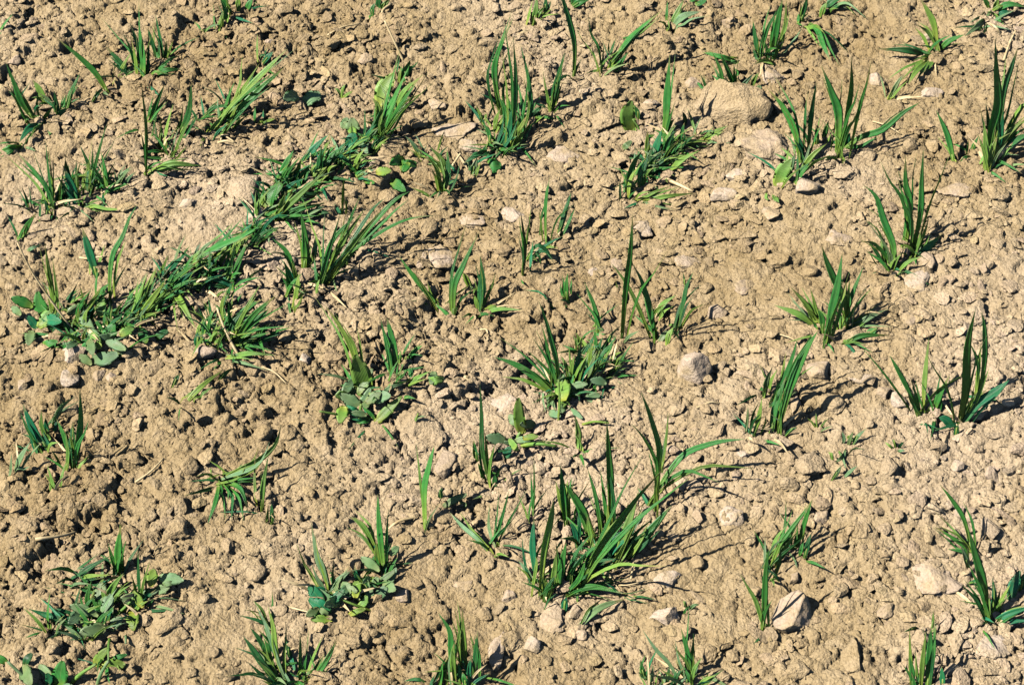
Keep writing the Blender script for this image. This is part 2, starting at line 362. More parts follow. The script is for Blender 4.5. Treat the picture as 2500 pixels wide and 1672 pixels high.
LUSH = {'the round-leaved weed at left', 'the combed row left of centre', 'the cupped oval leaf left of centre', 'the fanned tuft with the dead stalk', 'the tangled weed in the middle', 'the big clump at top centre', 'the dense dark tuft right of centre', 'the leafy weed at lower left', 'the crossing blades at the left edge', 'the short loose blades above the middle', 'the large oval leaf at top', 'the drooping weed at top centre', 'the pale rosette at lower left', 'the upright oval leaf left of centre', 'the spread tuft at the bottom edge', 'the thin tuft at the bottom edge'}
PLANTS = []     # (nickname, image x, image y)
def plant(name, cat, label, nick, blades, group=None):
    """blades: (region, [(x,y) base .. tip], width, tone, [shape], [t])  shape b blade, o oval leaf, f fleshy flat leaf, k stalk; L lying"""
    rs = np.random.RandomState(len(PLANTS) * 17 + 5); px = []; curves = []
    for bl in blades:
        reg, pts, wd, tone = bl[:4]; shape = bl[4] if len(bl) > 4 else 'b'; lie = shape.endswith('L'); shape = shape[0]
        t = bl[5] if len(bl) > 5 else rs.uniform(0.52, 0.80)
        if shape in 'of' and len(bl) < 6: t = rs.uniform(0.45, 0.7)
        C, wm = blade_curve(reg, pts, wd, t, lie, rs, shape); curves.append((C, wm, tone, shape))
        x0, y0, k = REG[reg]; px.append((x0 + pts[0][0] / k, y0 + pts[0][1] / k))
    bases = [(c[0][0], c[1]) for c in curves if c[3] == 'b']
    for C0, wm0, tone0, sh0 in [c for c in curves if c[3] == 'b' and c[2] != 's']:
        B0 = C0[0]; L0 = float(np.linalg.norm(C0[-1] - B0))
        few = len(blades) <= 2; tinyw = L0 < 0.022; lush = nick in LUSH
        for _ in range(0 if tinyw else rs.randint(3, 6) if lush else rs.randint(0, 2) if few else rs.randint(2, 5) if L0 > 0.03 else 1):      # thinner sister blades of the same shoot
            f = rs.uniform(0.45, 0.98); a = rs.normal() * 0.24; ca, sa = math.cos(a), math.sin(a)
            q = (C0[np.linspace(0, len(C0) - 1, 9).astype(int)] - B0) * f
            q = np.stack([q[:, 0] * ca - q[:, 1] * sa, q[:, 0] * sa + q[:, 1] * ca, q[:, 2] * rs.uniform(0.8, 1.2)], -1)
            q += np.outer(np.linspace(0, 1, 9) ** 1.6, rs.normal(size=3) * (0.16, 0.16, 0.06) * L0 * f) + B0 + np.array([rs.normal() * 0.0035, rs.normal() * 0.0035, 0])
            q = catmull(q[[0, 2, 4, 6, 8]], 9)
            gz = ground_z(q[:, 0], q[:, 1]); q[1:, 2] = np.maximum(q[1:, 2], gz[1:] + 0.0025)
            curves.append((q, min(wm0, 0.0058) * rs.uniform(0.38, 0.8), rs.choice([tone0, tone0, tone0, tone0, 'g' if tone0 not in 'yp' else 'y', 'd' if tone0 not in 'yp' else 'p', 'y', 'y']), 'b'))
        for _ in range(0 if tinyw else 1 if few else rs.randint(3, 6) if lush else rs.randint(1, 3)):    # short stubs and low leaves at the foot
            ln = rs.uniform(0.014, 0.042); az = rs.uniform(0, 6.28); el = rs.uniform(0.10, 1.2); st = B0 + np.array([rs.normal() * 0.005, rs.normal() * 0.005, 0.0])
            st[2] = float(ground_z(st[0], st[1])) - 0.002
            d0 = np.array([math.cos(az) * math.cos(el), math.sin(az) * math.cos(el), math.sin(el)])
            pts3 = [st, st + d0 * ln * 0.5, st + d0 * ln * 0.95 + np.array([math.cos(az), math.sin(az), -0.6]) * ln * 0.18]
            for q in pts3[1:]: q[2] = max(q[2], float(ground_z(q[0], q[1])) + 0.002)
            curves.append((catmull(pts3, 6), rs.uniform(0.0018, 0.0042), rs.choice(list('ggydpts')), 'b'))
    for C0, wm0, tone0, sh0 in ([c for c in curves if c[3] in 'of'] if name == WD else []):
        for _ in range(rs.randint(1, 4) if nick in LUSH else rs.randint(0, 3)):     # more small leaves of the weed
            az = rs.uniform(0, 6.28); ln = rs.uniform(0.011, 0.025); st = C0[0] + np.array([rs.normal() * 0.010, rs.normal() * 0.010, 0.0])
            st[2] = float(ground_z(st[0], st[1])) + rs.uniform(0.001, 0.012); d0 = np.array([math.cos(az), math.sin(az), rs.uniform(0.0, 0.7)])
            pts3 = [st, st + d0 * ln * 0.55, st + d0 * ln + np.array([0, 0, -0.10 * ln])]
            for q in pts3[1:]: q[2] = max(q[2], float(ground_z(q[0], q[1])) + 0.003)
            curves.append((catmull(pts3, 9), ln * rs.uniform(0.42, 0.66), rs.choice([tone0, 'p', 'p', 'y']), 'o'))
    O = np.mean([c[0][0] for c in curves], axis=0); O[2] = smooth_z(O[0], O[1])
    e = bpy.data.objects.new(name, None); COL.objects.link(e); e.location = O; e.empty_display_size = 0.02
    e['label'] = label; e['category'] = cat
    if group: e['group'] = group
    seen = []
    for C, wm, tone, shape in curves:
        nm = {'b': 'leaf', 'o': 'leaf', 'f': 'leaf', 'k': 'stalk'}[shape]
        link('dry_stalk' if tone == 's' else nm, leaf_mesh(C, wm * (0.95 if shape == 'b' else 1.0), tone, shape, O, rs, tone == 's'), M_STRAW if tone == 's' else M_LEAF, e)
        if shape == 'b' and tone != 's' and all(np.linalg.norm(C[0] - q) > 0.012 for q in seen):
            seen.append(C[0]); d = C[3] - C[0]; d /= np.linalg.norm(d) + 1e-9
            S = np.array([C[0] - 0.004 * d + d * 0.018 * q for q in np.linspace(0, 1, 5)])
            link('shoot', leaf_mesh(S, max(0.0022, wm * 0.42), 'y', 'k', O, rs), M_LEAF, e)
    PLANTS.append((nick, np.mean([p[0] for p in px]), np.mean([p[1] for p in px])))
    return e
W, WD = 'wheat_seedling', 'weed_seedling'
G = 'grass'
def along(reg, a, b, n, lean, ln, wd, tones, seed):
    # blades of one thick row, their bases along a line on the soil
    r = np.random.RandomState(seed); out = []
    for k in range(n):
        f = (k + r.uniform(0, 1)) / n; x = a[0] + (b[0] - a[0]) * f + r.normal() * 30; y = a[1] + (b[1] - a[1]) * f + r.normal() * 30
        an = math.radians(lean + r.normal() * 20); L = r.uniform(*ln); m = (x + L * 0.5 * math.cos(an) - L * 0.06, y - L * 0.5 * math.sin(an) - L * 0.06)
        out.append((reg, [(x, y), m, (x + L * math.cos(an), y - L * math.sin(an))], r.uniform(*wd), str(r.choice(list(tones)))))
    return out
plant(W, G, 'grass blade cut off by the left edge near the top corner', 'the blade at the top left edge',
 [('A1', [(-20, 270), (40, 200), (105, 115)], 34, 'g'), ('A1', [(-10, 250), (-20, 180), (-10, 60)], 34, 'd')])
plant(W, G, 'upright bright green grass tuft with a hair-thin tip, high in the top left', 'the bright upright tuft at top left',
 [('A1', [(1165, 650), (1165, 450), (1130, 190)], 72, 'g'), ('A1', [(1160, 600), (1120, 380), (1060, 190)], 40, 'd'),
  ('A1', [(1165, 640), (1140, 300), (1130, -10)], 20, 'g'), ('A1', [(1230, 625), (1340, 580), (1480, 565)], 48, 'g'),
  ('A1', [(1100, 620), (980, 510), (860, 380)], 48, 'd'), ('A1', [(1330, 490), (1310, 330), (1265, 120)], 34, 'd'),
  ('A1', [(1280, 480), (1240, 350), (1205, 230)], 34, 'd'), ('A1', [(1350, 490), (1380, 420), (1410, 330)], 20, 'y'),
  ('A1', [(930, 640), (1000, 540), (1080, 410)], 24, 'y')])
plant(W, G, 'single dark green blade slanting up to the left, alone in the top left', 'the lone slanting blade at top left',
 [('A1', [(900, 780), (790, 610), (650, 470), (470, 320)], 52, 'g'), ('A1', [(725, 845), (790, 770), (860, 700)], 32, 'd', 'bL')])
plant(W, G, 'spreading grass tuft with wide teal blades by the upper left edge', 'the spreading tuft at the upper left edge',
 [('A1', [(290, 975), (190, 850), (120, 680), (50, 520)], 56, 'g'), ('A1', [(400, 870), (330, 740), (265, 650)], 62, 'y'),
  ('A1', [(460, 930), (455, 840), (440, 740)], 32, 'd'), ('A1', [(530, 900), (580, 760), (650, 600)], 42, 'g'),
  ('A1', [(330, 965), (430, 870)], 36, 'y'), ('A1', [(350, 985), (240, 1050), (150, 1170)], 60, 't'),
  ('A1', [(450, 940), (500, 910), (560, 880)], 44, 't'), ('A1', [(180, 1180), (90, 1215), (-20, 1250)], 74, 'g'),
  ('A1', [(180, 880), (130, 810), (70, 740)], 24, 'g'), ('A1', [(380, 1060), (420, 1090)], 40, 't')])
plant(W, G, 'tall thin grass stem with one pale yellow-green blade lying to its right', 'the tall thin stem at upper left',
 [('A1', [(1185, 1430), (1190, 1050), (1150, 680)], 30, 'g', 'b', 1.0), ('A1', [(1195, 1395), (1400, 1340), (1640, 1350)], 62, 'y', 'b'),
  ('A1', [(1200, 1010), (1270, 850), (1340, 690)], 44, 'g')])
plant(W, G, 'dark curved grass tuft with a deep shadow right of the tall thin stem', 'the dark curved tuft at upper left',
 [('A1', [(1330, 1260), (1360, 1050), (1410, 850)], 32, 'y'), ('A1', [(1290, 1230), (1270, 1100), (1260, 980)], 28, 'y'),
  ('A1', [(1450, 1090), (1540, 930), (1560, 680)], 60, 'd'), ('A1', [(1400, 1290), (1470, 1130), (1560, 960)], 28, 'y'),
  ('A1', [(1300, 1210), (1210, 1140), (1130, 1080)], 14, 's', 'k'), ('A1', [(1350, 1250), (1390, 1150)], 26, 'd')])
plant(W, G, 'dense bundle of blades leaning right, upper left of the picture', 'the right-leaning bundle at upper left',
 [('A1', [(1780, 1120), (1950, 900), (2120, 720), (2300, 560)], 60, 'g'), ('A1', [(1700, 1070), (1900, 850), (2250, 520)], 42, 'y'),
  ('A1', [(1620, 970), (1740, 880), (1880, 850)], 30, 'g'), ('A1', [(1790, 1010), (1860, 800), (1910, 670)], 28, 'g'),
  ('A1', [(1850, 880), (2100, 640), (2340, 400)], 50, 'y'), ('A1', [(1870, 900), (2150, 700), (2340, 520)], 42, 'g'),
  ('A1', [(1720, 1060), (1960, 800), (2220, 600)], 40, 'g'), ('A1', [(1750, 1150), (1830, 1150), (1910, 1165)], 24, 's', 'kL'),
  ('A1', [(2080, 1000), (2240, 970)], 42, 'y', 'bL'), ('A1', [(1870, 1050), (2010, 940)], 28, 'y'),
  ('A1', [(2130, 510), (2180, 470), (2230, 420)], 50, 't')])
plant(W, G, 'clump of thin crossing blades at the left edge, a third down', 'the crossing blades at the left edge',
 [('B1', [(430, 390), (400, 220), (280, 60), (140, -90)], 46, 'g'), ('B1', [(440, 390), (410, 150), (370, -180)], 36, 'd'),
  ('B1', [(625, 365), (590, 200), (510, 10)], 72, 't'), ('B1', [(740, 250), (770, 40), (870, -330)], 34, 'g'),
  ('B1', [(755, 90), (710, -20), (650, -150)], 30, 'd'), ('B1', [(830, 215), (800, 140), (760, 60)], 36, 'g'),
  ('B1', [(880, 240), (860, 60), (820, -100)], 28, 'g'), ('B1', [(960, 175), (1000, 100), (1060, 30)], 54, 'p'),
  ('B1', [(690, 250), (690, 150), (720, -20)], 26, 'y'), ('B1', [(560, 180), (540, 60), (530, -40)], 50, 'd'),
  ('B1', [(660, 370), (760, 345), (880, 370), (1050, 370)], 36, 'y', 'bL')] + along('B1', (330, 360), (960, 230), 8, 80, (150, 330), (22, 40), 'ggdt', 8))
plant(W, G, 'short bright blade beside a thin dark one at the left edge', 'the short blade at the left edge',
 [('B1', [(155, 610), (220, 510), (295, 400)], 52, 'g'), ('B1', [(245, 400), (220, 300), (175, 185)], 24, 'd'),
  ('B1', [(370, 460), (380, 360), (360, 280)], 30, 'd'), ('B1', [(200, 700), (260, 690), (340, 655)], 34, 'p', 'bL')])
plant(W, G, 'single wide dark green blade pointing straight up, left of centre-left', 'the single wide dark blade at left',
 [('B1', [(795, 920), (730, 720), (670, 520)], 78, 't'), ('B1', [(900, 1150), (895, 960), (920, 740), (1000, 590), (1055, 440), (1120, 330)], 44, 'g')])
plant(WD, 'weed', 'round-leaved weed mixed with grass blades and a long dry straw, at left', 'the round-leaved weed at left',
 [('B1', [(630, 1390), (400, 1090), (260, 880), (140, 640)], 18, 's', 'k'), ('B1', [(225, 1420), (480, 1385)], 30, 's', 'kL'),
  ('B1', [(600, 1300), (740, 1140), (830, 1000)], 46, 'y'), ('B1', [(615, 1410), (660, 1310), (710, 1240)], 34, 'y'),
  ('B1', [(780, 1140), (820, 1060), (890, 970)], 60, 'g'), ('B1', [(400, 1255), (330, 1160), (305, 1040)], 112, 'g', 'o'),
  ('B1', [(455, 1340), (430, 1080), (400, 880), (365, 650)], 48, 'y'), ('B1', [(300, 1340), (270, 1290), (225, 1240)], 76, 't', 'o'),
  ('B1', [(530, 1190), (600, 1120), (695, 1065)], 30, 'y'), ('B1', [(520, 1170), (580, 1110), (650, 1040)], 30, 'd'),
  ('B1', [(880, 1430), (900, 1370), (930, 1300)], 120, 'g', 'o'), ('B1', [(905, 1290), (930, 1230), (965, 1180)], 86, 'g', 'o'),
  ('C1', [(750, 250), (850, 255), (960, 215)], 112, 'p', 'f'), ('C1', [(940, 230), (985, 190), (1035, 155)], 84, 'p', 'f'),
  ('B1', [(340, 1490), (400, 1470), (470, 1450)], 74, 'g', 'f'), ('B1', [(960, 1540), (1160, 1430), (1330, 1385)], 18, 'g', 'k'),
  ('B1', [(700, 1510), (760, 1450), (800, 1400)], 60, 'p', 'f'), ('B1', [(640, 1420), (560, 1340), (450, 1150)], 26, 'g'),
  ('B1', [(860, 1440), (820, 1340), (760, 1250)], 40, 'g'), ('B1', [(1010, 1200), (1050, 1110), (1090, 1040)], 40, 'g'),
  ('C1', [(680, 200), (700, 150), (750, 110)], 60, 'g', 'f'), ('B1', [(1270, 1430), (1310, 1390), (1370, 1360)], 60, 'd', 'f')] + along('B1', (420, 1400), (1050, 1330), 12, 60, (150, 380), (24, 46), 'ggydt', 2))
plant(W, G, 'long row of blades combed to the upper right, left of centre', 'the combed row left of centre',
 [('B1', [(1070, 1310), (1220, 1130), (1350, 950)], 62, 'y'), ('B1', [(1090, 1280), (1190, 1030), (1265, 855)], 42, 'y'),
  ('B1', [(1060, 1200), (1150, 1050), (1250, 950)], 42, 'g'), ('B1', [(1300, 930), (1420, 830), (1520, 730)], 34, 't'),
  ('B1', [(1370, 970), (1480, 880), (1620, 790)], 42, 'g'), ('B1', [(1400, 905), (1700, 720), (1960, 600), (2110, 510)], 60, 'g'),
  ('B1', [(1640, 810), (1850, 690), (2060, 570)], 42, 'y'), ('B1', [(1390, 985), (1480, 1140), (1590, 1335)], 66, 'y', 'b', 0.8),
  ('B1', [(1400, 1000), (1440, 980), (1470, 950)], 64, 'y', 'o'), ('B1', [(1890, 970), (1940, 820), (2030, 590)], 52, 'g'),
  ('B1', [(1890, 965), (1790, 950), (1660, 925)], 52, 't'), ('B1', [(1560, 860), (1650, 700), (1760, 610)], 40, 'p'),
  ('B1', [(1350, 1030), (1430, 930), (1580, 830)], 40, 'g')] + along('B1', (1000, 1340), (2150, 560), 15, 42, (180, 380), (26, 50), 'ggydt', 1))
plant(W, G, 'fanned grass tuft with a pale dead stalk across it, left of centre', 'the fanned tuft with the dead stalk',
 [('B1', [(1890, 1460), (2050, 1250), (2250, 1070)], 58, 'g'), ('B1', [(1870, 1340), (2000, 1190), (2140, 1100)], 52, 'g'),
  ('B1', [(1900, 1420), (2060, 1300), (2210, 1170)], 62, 'd'), ('B1', [(1825, 1300), (1810, 1150), (1845, 1040)], 36, 'y'),
  ('B1', [(1725, 1290), (1715, 1190), (1695, 1090)], 28, 'd'), ('B1', [(2000, 1640), (1850, 1390), (1765, 1170)], 26, 's', 'k', 0.5),
  ('B1', [(1930, 1490), (2060, 1420), (2200, 1370)], 40, 'g'), ('C1', [(1840, 220), (2030, 212), (2245, 225)], 44, 'y', 'bL'),
  ('B1', [(1605, 1490), (1610, 1430), (1605, 1370)], 64, 't'), ('B1', [(1745, 1450), (1755, 1370), (1770, 1290)], 22, 'y'),
  ('B1', [(1850, 1150), (1860, 1050), (1900, 960)], 30, 'g')] + along('B1', (1620, 1440), (2060, 1440), 8, 55, (150, 300), (24, 44), 'ggyd', 5))
plant(WD, 'weed', 'dense tuft with a cupped oval weed leaf beside a big pale clod', 'the cupped oval leaf left of centre',
 [('B2', [(150, 355), (200, 260), (300, 165)], 130, 'g', 'o'), ('B2', [(200, 455), (400, 290), (650, 60)], 56, 'y'),
  ('B2', [(250, 445), (430, 370), (650, 320)], 62, 'g'), ('B2', [(440, 260), (435, 190), (425, 110)], 46, 't'),
  ('B2', [(370, 185), (400, 120), (440, 50)], 46, 'g'), ('B2', [(140, 345), (145, 240), (140, 140)], 20, 'g'),
  ('B2', [(250, 170), (320, 20), (390, -110)], 62, 'g'), ('A2', [(440, 1350), (550, 1220), (670, 1100)], 62, 't'),
  ('A2', [(220, 1500), (310, 1430), (410, 1370)], 84, 'g'), ('A2', [(500, 1495), (570, 1430), (660, 1360)], 62, 'y'),
  ('B2', [(480, 450), (600, 405), (710, 400)], 34, 'd'), ('B2', [(180, 465), (0, 575), (-150, 690)], 60, 'g'),
  ('A2', [(740, 1305), (860, 1200), (1010, 1125)], 62, 't'), ('B2', [(240, 460), (290, 330), (330, 230)], 44, 'y'),
  ('A2', [(390, 1500), (420, 1400), (450, 1290)], 50, 'y'), ('B2', [(350, 440), (540, 400), (640, 350)], 50, 'p'),
  ('B2', [(100, 500), (180, 560), (190, 660)], 34, 'p')] + along('B2', (60, 480), (640, 60), 10, 45, (160, 330), (26, 50), 'ggydt', 3) + along('A2', (480, 1480), (1060, 1180), 9, 48, (140, 300), (24, 46), 'ggydt', 4))
plant(W, G, 'large spreading grass tuft with long blades combed right, left of centre', 'the large spreading tuft left of centre',
 [('B2', [(380, 1190), (420, 1020), (435, 880)], 48, 'y'), ('B2', [(440, 1010), (350, 740), (220, 610)], 52, 'g'),
  ('B2', [(360, 1070), (345, 920), (310, 790)], 66, 'g'), ('B2', [(470, 870), (485, 650), (450, 390)], 66, 'g'),
  ('B2', [(580, 1020), (660, 770), (770, 410)], 44, 'g'), ('B2', [(600, 970), (790, 640), (965, 370)], 48, 'y'),
  ('B2', [(630, 965), (900, 620), (1115, 370)], 46, 'y'), ('B2', [(615, 960), (770, 640), (935, 250)], 44, 'g'),
  ('B2', [(690, 840), (980, 550), (1200, 310), (1335, 225)], 44, 'g'), ('B2', [(880, 680), (990, 550), (1110, 410)], 30, 'g'),
  ('B2', [(780, 400), (790, 250), (800, 110)], 28, 'y'), ('B2', [(575, 1080), (585, 1000), (600, 940)], 32, 'y'),
  ('B2', [(530, 830), (560, 700), (570, 580)], 50, 'p'), ('B2', [(590, 980), (700, 640), (900, 420)], 44, 'g'),
  ('B2', [(440, 1000), (400, 880), (330, 760)], 50, 't')])
plant(WD, 'weed', 'tuft with one large pale oval leaf and a dry straw, top left of centre', 'the large oval leaf at top',
 [('A2', [(1100, 870), (1120, 730), (1210, 600)], 140, 'y', 'o'), ('A2', [(1060, 1160), (1160, 930), (1335, 530)], 72, 'g'),
  ('A2', [(1080, 1150), (1250, 880), (1435, 610)], 44, 'g'), ('A2', [(1020, 1150), (1060, 1020), (1100, 890)], 62, 'g'),
  ('A2', [(880, 1090), (870, 1030), (870, 960)], 130, 'p', 'o'), ('A2', [(880, 1210), (870, 1150), (880, 1080)], 130, 't', 'o'),
  ('A2', [(760, 1295), (870, 1200), (1000, 1125)], 32, 'y'), ('A2', [(1270, 650), (1300, 580), (1340, 490)], 72, 'g'),
  ('A2', [(1290, 490), (1200, 320), (1130, 170)], 22, 's', 'k'), ('A2', [(870, 1400), (910, 1300), (980, 1200)], 36, 'y'),
  ('A2', [(1200, 935), (1330, 790)], 36, 'p'), ('A2', [(1030, 1140), (1080, 900), (1040, 800)], 44, 'y'),
  ('A2', [(1080, 1170), (1110, 1040), (1160, 930)], 40, 'y'), ('A2', [(1190, 910), (1280, 760), (1400, 640)], 44, 'y')])
plant(W, G, 'big grass clump of tall crossing blades, top centre', 'the big clump at top centre',
 [('A2', [(2040, 1240), (2140, 1080), (2165, 890)], 62, 't'), ('A2', [(2160, 1150), (2190, 880), (2195, 600), (2180, 320)], 46, 'g'),
  ('A3', [(210, 1160), (310, 890), (300, 650), (235, 360)], 44, 'g'), ('A2', [(2090, 950), (2030, 650), (2050, 450), (2185, 130)], 54, 'g'),
  ('A2', [(1940, 1010), (1910, 940), (1870, 860)], 32, 'y'), ('A2', [(2110, 1240), (2220, 1080), (2290, 940)], 52, 'y'),
  ('A2', [(2020, 1070), (2040, 980), (2070, 890)], 42, 'y'), ('A3', [(490, 900), (530, 720), (595, 430)], 74, 'd'),
  ('A3', [(300, 960), (360, 910), (430, 860)], 42, 'd'), ('A2', [(2010, 1205), (1890, 1260), (1770, 1335)], 52, 'd'),
  ('A2', [(1950, 1350), (2010, 1355), (2080, 1350)], 112, 'g', 'f'), ('A2', [(1840, 1430), (1860, 1360), (1885, 1280)], 62, 'p'),
  ('A2', [(2120, 1100), (2110, 900), (2060, 790)], 46, 'g'), ('A2', [(1990, 1180), (1980, 1080), (1930, 1000)], 36, 'g'),
  ('A2', [(2240, 1080), (2290, 960), (2400, 790)], 44, 'g'), ('A2', [(2060, 1220), (2140, 1130), (2170, 1010)], 50, 'y'),
  ('A3', [(90, 1250), (150, 1080), (210, 1000)], 46, 'y')])
plant(WD, 'weed', 'low weed with drooping narrow leaves on pale stony soil, top centre', 'the drooping weed at top centre',
 [('A2', [(1640, 1430), (1600, 1310), (1500, 1200)], 52, 'y'), ('A2', [(1600, 1560), (1650, 1420), (1645, 1260)], 64, 'd'),
  ('A2', [(1460, 1300), (1370, 1180), (1300, 1110)], 32, 'p'), ('A2', [(1250, 1360), (1310, 1350), (1390, 1340)], 100, 'g', 'f'),
  ('A2', [(1660, 1370), (1750, 1250)], 26, 's', 'k'), ('A2', [(1590, 1560), (1560, 1400), (1480, 1270)], 40, 'y'),
  ('A2', [(900, 1450), (960, 1420), (1050, 1380)], 50, 'p', 'bL'), ('A2', [(960, 1480), (1050, 1490)], 40, 'g', 'fL')])
plant(W, G, 'tall wavy blade rising to the top edge, right of the big top clump', 'the tall wavy blade at top',
 [('A3', [(665, 650), (675, 400), (640, 210), (580, 0), (570, -60)], 54, 'g'), ('A3', [(670, 640), (690, 560), (730, 490)], 24, 'd')])
plant(W, G, 'yellow-based tuft cut off by the top edge, top centre', 'the yellow tuft at the top edge',
 [('A3', [(335, 195), (360, 100), (370, -40)], 52, 'y'), ('A3', [(430, 110), (440, 40), (440, -30)], 40, 'd'),
  ('A3', [(350, 180), (390, 110), (440, 50)], 34, 'y'), ('A3', [(640, 50), (720, 20), (800, 0)], 60, 'g'), ('A3', [(650, 40), (680, -10), (700, -40)], 50, 'd')])
plant(W, G, 'thin tuft with one long blade reaching right, top centre right', 'the long reaching blade at top',
 [('A3', [(900, 595), (870, 400), (810, 280), (790, 150)], 28, 'g'), ('A3', [(930, 575), (1080, 380), (1210, 240), (1400, 80)], 52, 'g'),
  ('A3', [(940, 585), (1000, 470), (1090, 370)], 46, 'y'), ('A3', [(970, 585), (1060, 500), (1110, 430)], 34, 'g'), ('A3', [(1090, 360), (1180, 270), (1330, 120)], 40, 'y'),
  ('A3', [(960, 470), (950, 400), (960, 330)], 20, 'g')])
plant(W, G, 'two pale blades leaning right at the top edge, right of centre', 'the two pale blades at the top edge',
 [('A3', [(1440, 240), (1500, 130), (1570, -10)], 48, 'y'), ('A3', [(1450, 232), (1560, 140), (1710, 95)], 62, 'p'), ('A3', [(1620, 40), (1720, 20), (1760, -30)], 50, 'd')])
plant(W, G, 'sparse blades with one lying across them behind the round tan clod', 'the sparse blades behind the round clod',
 [('A3', [(2020, 490), (1870, 465), (1710, 425)], 46, 'g'), ('A3', [(1880, 770), (1870, 600), (1800, 430)], 36, 'g'),
  ('A3', [(1990, 735), (1930, 600), (1865, 440)], 54, 'g'), ('A3', [(2000, 735), (2070, 670), (2135, 600)], 42, 'p'),
  ('A3', [(1790, 830), (1750, 720), (1700, 600)], 28, 'd'), ('A4', [(150, 780), (165, 740), (190, 700)], 60, 'p', 'f'), ('A4', [(110, 730), (140, 650), (180, 590)], 40, 'y')])
plant(W, G, 'upright tuft of narrow blades near the top, above the grey angular stone', 'the tuft above the grey stone',
 [('A4', [(180, 495), (150, 330), (125, 150)], 38, 'd'), ('A4', [(190, 495), (240, 250), (345, 60)], 34, 'g'),
  ('A4', [(280, 460), (320, 230), (370, -10)], 64, 'g'), ('A4', [(300, 430), (380, 240), (400, 0)], 34, 'y'), ('A4', [(290, 500), (310, 420), (340, 320)], 46, 'd'),
  ('A4', [(240, 490), (240, 420), (225, 330)], 30, 'd')])
plant(W, G, 'leafy tuft at the top edge with one blade arching down to the right', 'the arching tuft at the top edge',
 [('A4', [(510, 190), (550, 60), (570, -30)], 42, 'd'), ('A4', [(680, 130), (700, 80), (730, 20)], 54, 'y'),
  ('A4', [(540, 215), (640, 235), (700, 370), (760, 500)], 54, 'g', 'b', 0.9), ('A4', [(750, 55), (890, 30), (1050, 150)], 28, 'p'),
  ('A4', [(700, 70), (770, 20), (870, -20)], 62, 'd'), ('A4', [(540, 190), (530, 100), (560, 20)], 34, 'y')])
plant(W, G, 'open tuft throwing one blade left and one down, top right', 'the open tuft at top right',
 [('A4', [(1640, 425), (1605, 210), (1550, 90), (1495, 0)], 54, 'y'), ('A4', [(1560, 440), (1380, 410), (1140, 400)], 54, 'd'),
  ('A4', [(1590, 450), (1470, 570), (1385, 700)], 52, 'y'), ('A4', [(1640, 405), (1720, 340), (1850, 285)], 52, 'g'),
  ('A4', [(1220, 825), (1290, 700), (1365, 590)], 42, 'p')])
plant(W, G, 'flat leafy tuft in the top right corner', 'the tuft in the top right corner',
 [('A4', [(2060, 95), (2200, 40), (2350, 60)], 54, 'g'), ('A4', [(2050, 115), (1960, 210), (1850, 300)], 54, 'p'),
  ('A4', [(2055, 60), (2030, 20), (1990, -20)], 40, 'g'), ('A4', [(2110, 125), (2160, 110), (2230, 85)], 44, 't'), ('A4', [(2160, 270), (2110, 230), (2060, 195)], 24, 's', 'kL'),
  ('A4', [(2080, 90), (2110, 30), (2130, -20)], 50, 'y'), ('A4', [(1990, 210), (1940, 250), (1870, 280)], 40, 'd')])
plant(W, G, 'tall lush grass tuft cut off by the right edge', 'the lush tuft at the right edge',
 [('A4', [(2040, 1300), (2060, 1090), (2115, 850), (2105, 580), (2100, 320)], 92, 'g'), ('A4', [(2025, 1400), (2025, 1200), (2010, 990)], 52, 'y'),
  ('A4', [(2060, 1150), (2040, 1000), (2025, 840)], 44, 'd'), ('A4', [(2075, 1340), (2180, 1120), (2345, 970)], 62, 'y'),
  ('A4', [(2100, 1320), (2250, 1160), (2410, 1080)], 64, 'd'), ('A4', [(2110, 1260), (2170, 750), (2230, 550), (2290, 380)], 56, 'd'),
  ('A4', [(2120, 1250), (2240, 980), (2410, 770)], 62, 'g'), ('A4', [(1905, 1235), (1930, 1180), (1965, 1110)], 36, 'g'),
  ('A4', [(2040, 1400), (2070, 1250), (2120, 1100)], 60, 'y'), ('A4', [(2090, 1300), (2140, 1120), (2170, 900)], 54, 't')])
plant(W, G, 'single bright blade standing alone near the upper right edge', 'the lone blade at upper right',
 [('A4', [(1775, 1340), (1710, 1110), (1620, 900)], 58, 'g')])
plant(W, G, 'wide fan of blades with a round weed leaf at its foot, upper right', 'the wide fan at upper right',
 [('A4', [(520, 1340), (480, 1100), (380, 880), (245, 720)], 62, 'g'), ('A4', [(570, 1280), (590, 1000), (610, 860), (645, 670)], 58, 'g'),
  ('A4', [(650, 1190), (645, 1110), (640, 1030)], 44, 'g'), ('A4', [(700, 1150), (715, 1070), (745, 980)], 50, 'g'),
  ('A4', [(815, 1300), (825, 950), (770, 760), (685, 540)], 78, 'g'), ('A4', [(830, 1290), (895, 900), (925, 700), (930, 470)], 60, 'g'),
  ('A4', [(860, 1210), (1000, 1120), (1180, 1060), (1350, 920), (1490, 835)], 58, 'g'), ('A4', [(870, 1200), (890, 1140), (920, 1080)], 70, 't'),
  ('A4', [(470, 1460), (600, 1280), (730, 1170)], 54, 'y'), ('A4', [(455, 1500), (520, 1400), (590, 1320)], 46, 'g'),
  ('A4', [(320, 1520), (370, 1400), (440, 1300)], 130, 'y', 'o'), ('A4', [(410, 1430), (440, 1340), (475, 1240)], 54, 'p'),
  ('A4', [(300, 1560), (310, 1620), (340, 1650)], 60, 'y'), ('A4', [(540, 1330), (520, 1200), (500, 1100)], 44, 't')])
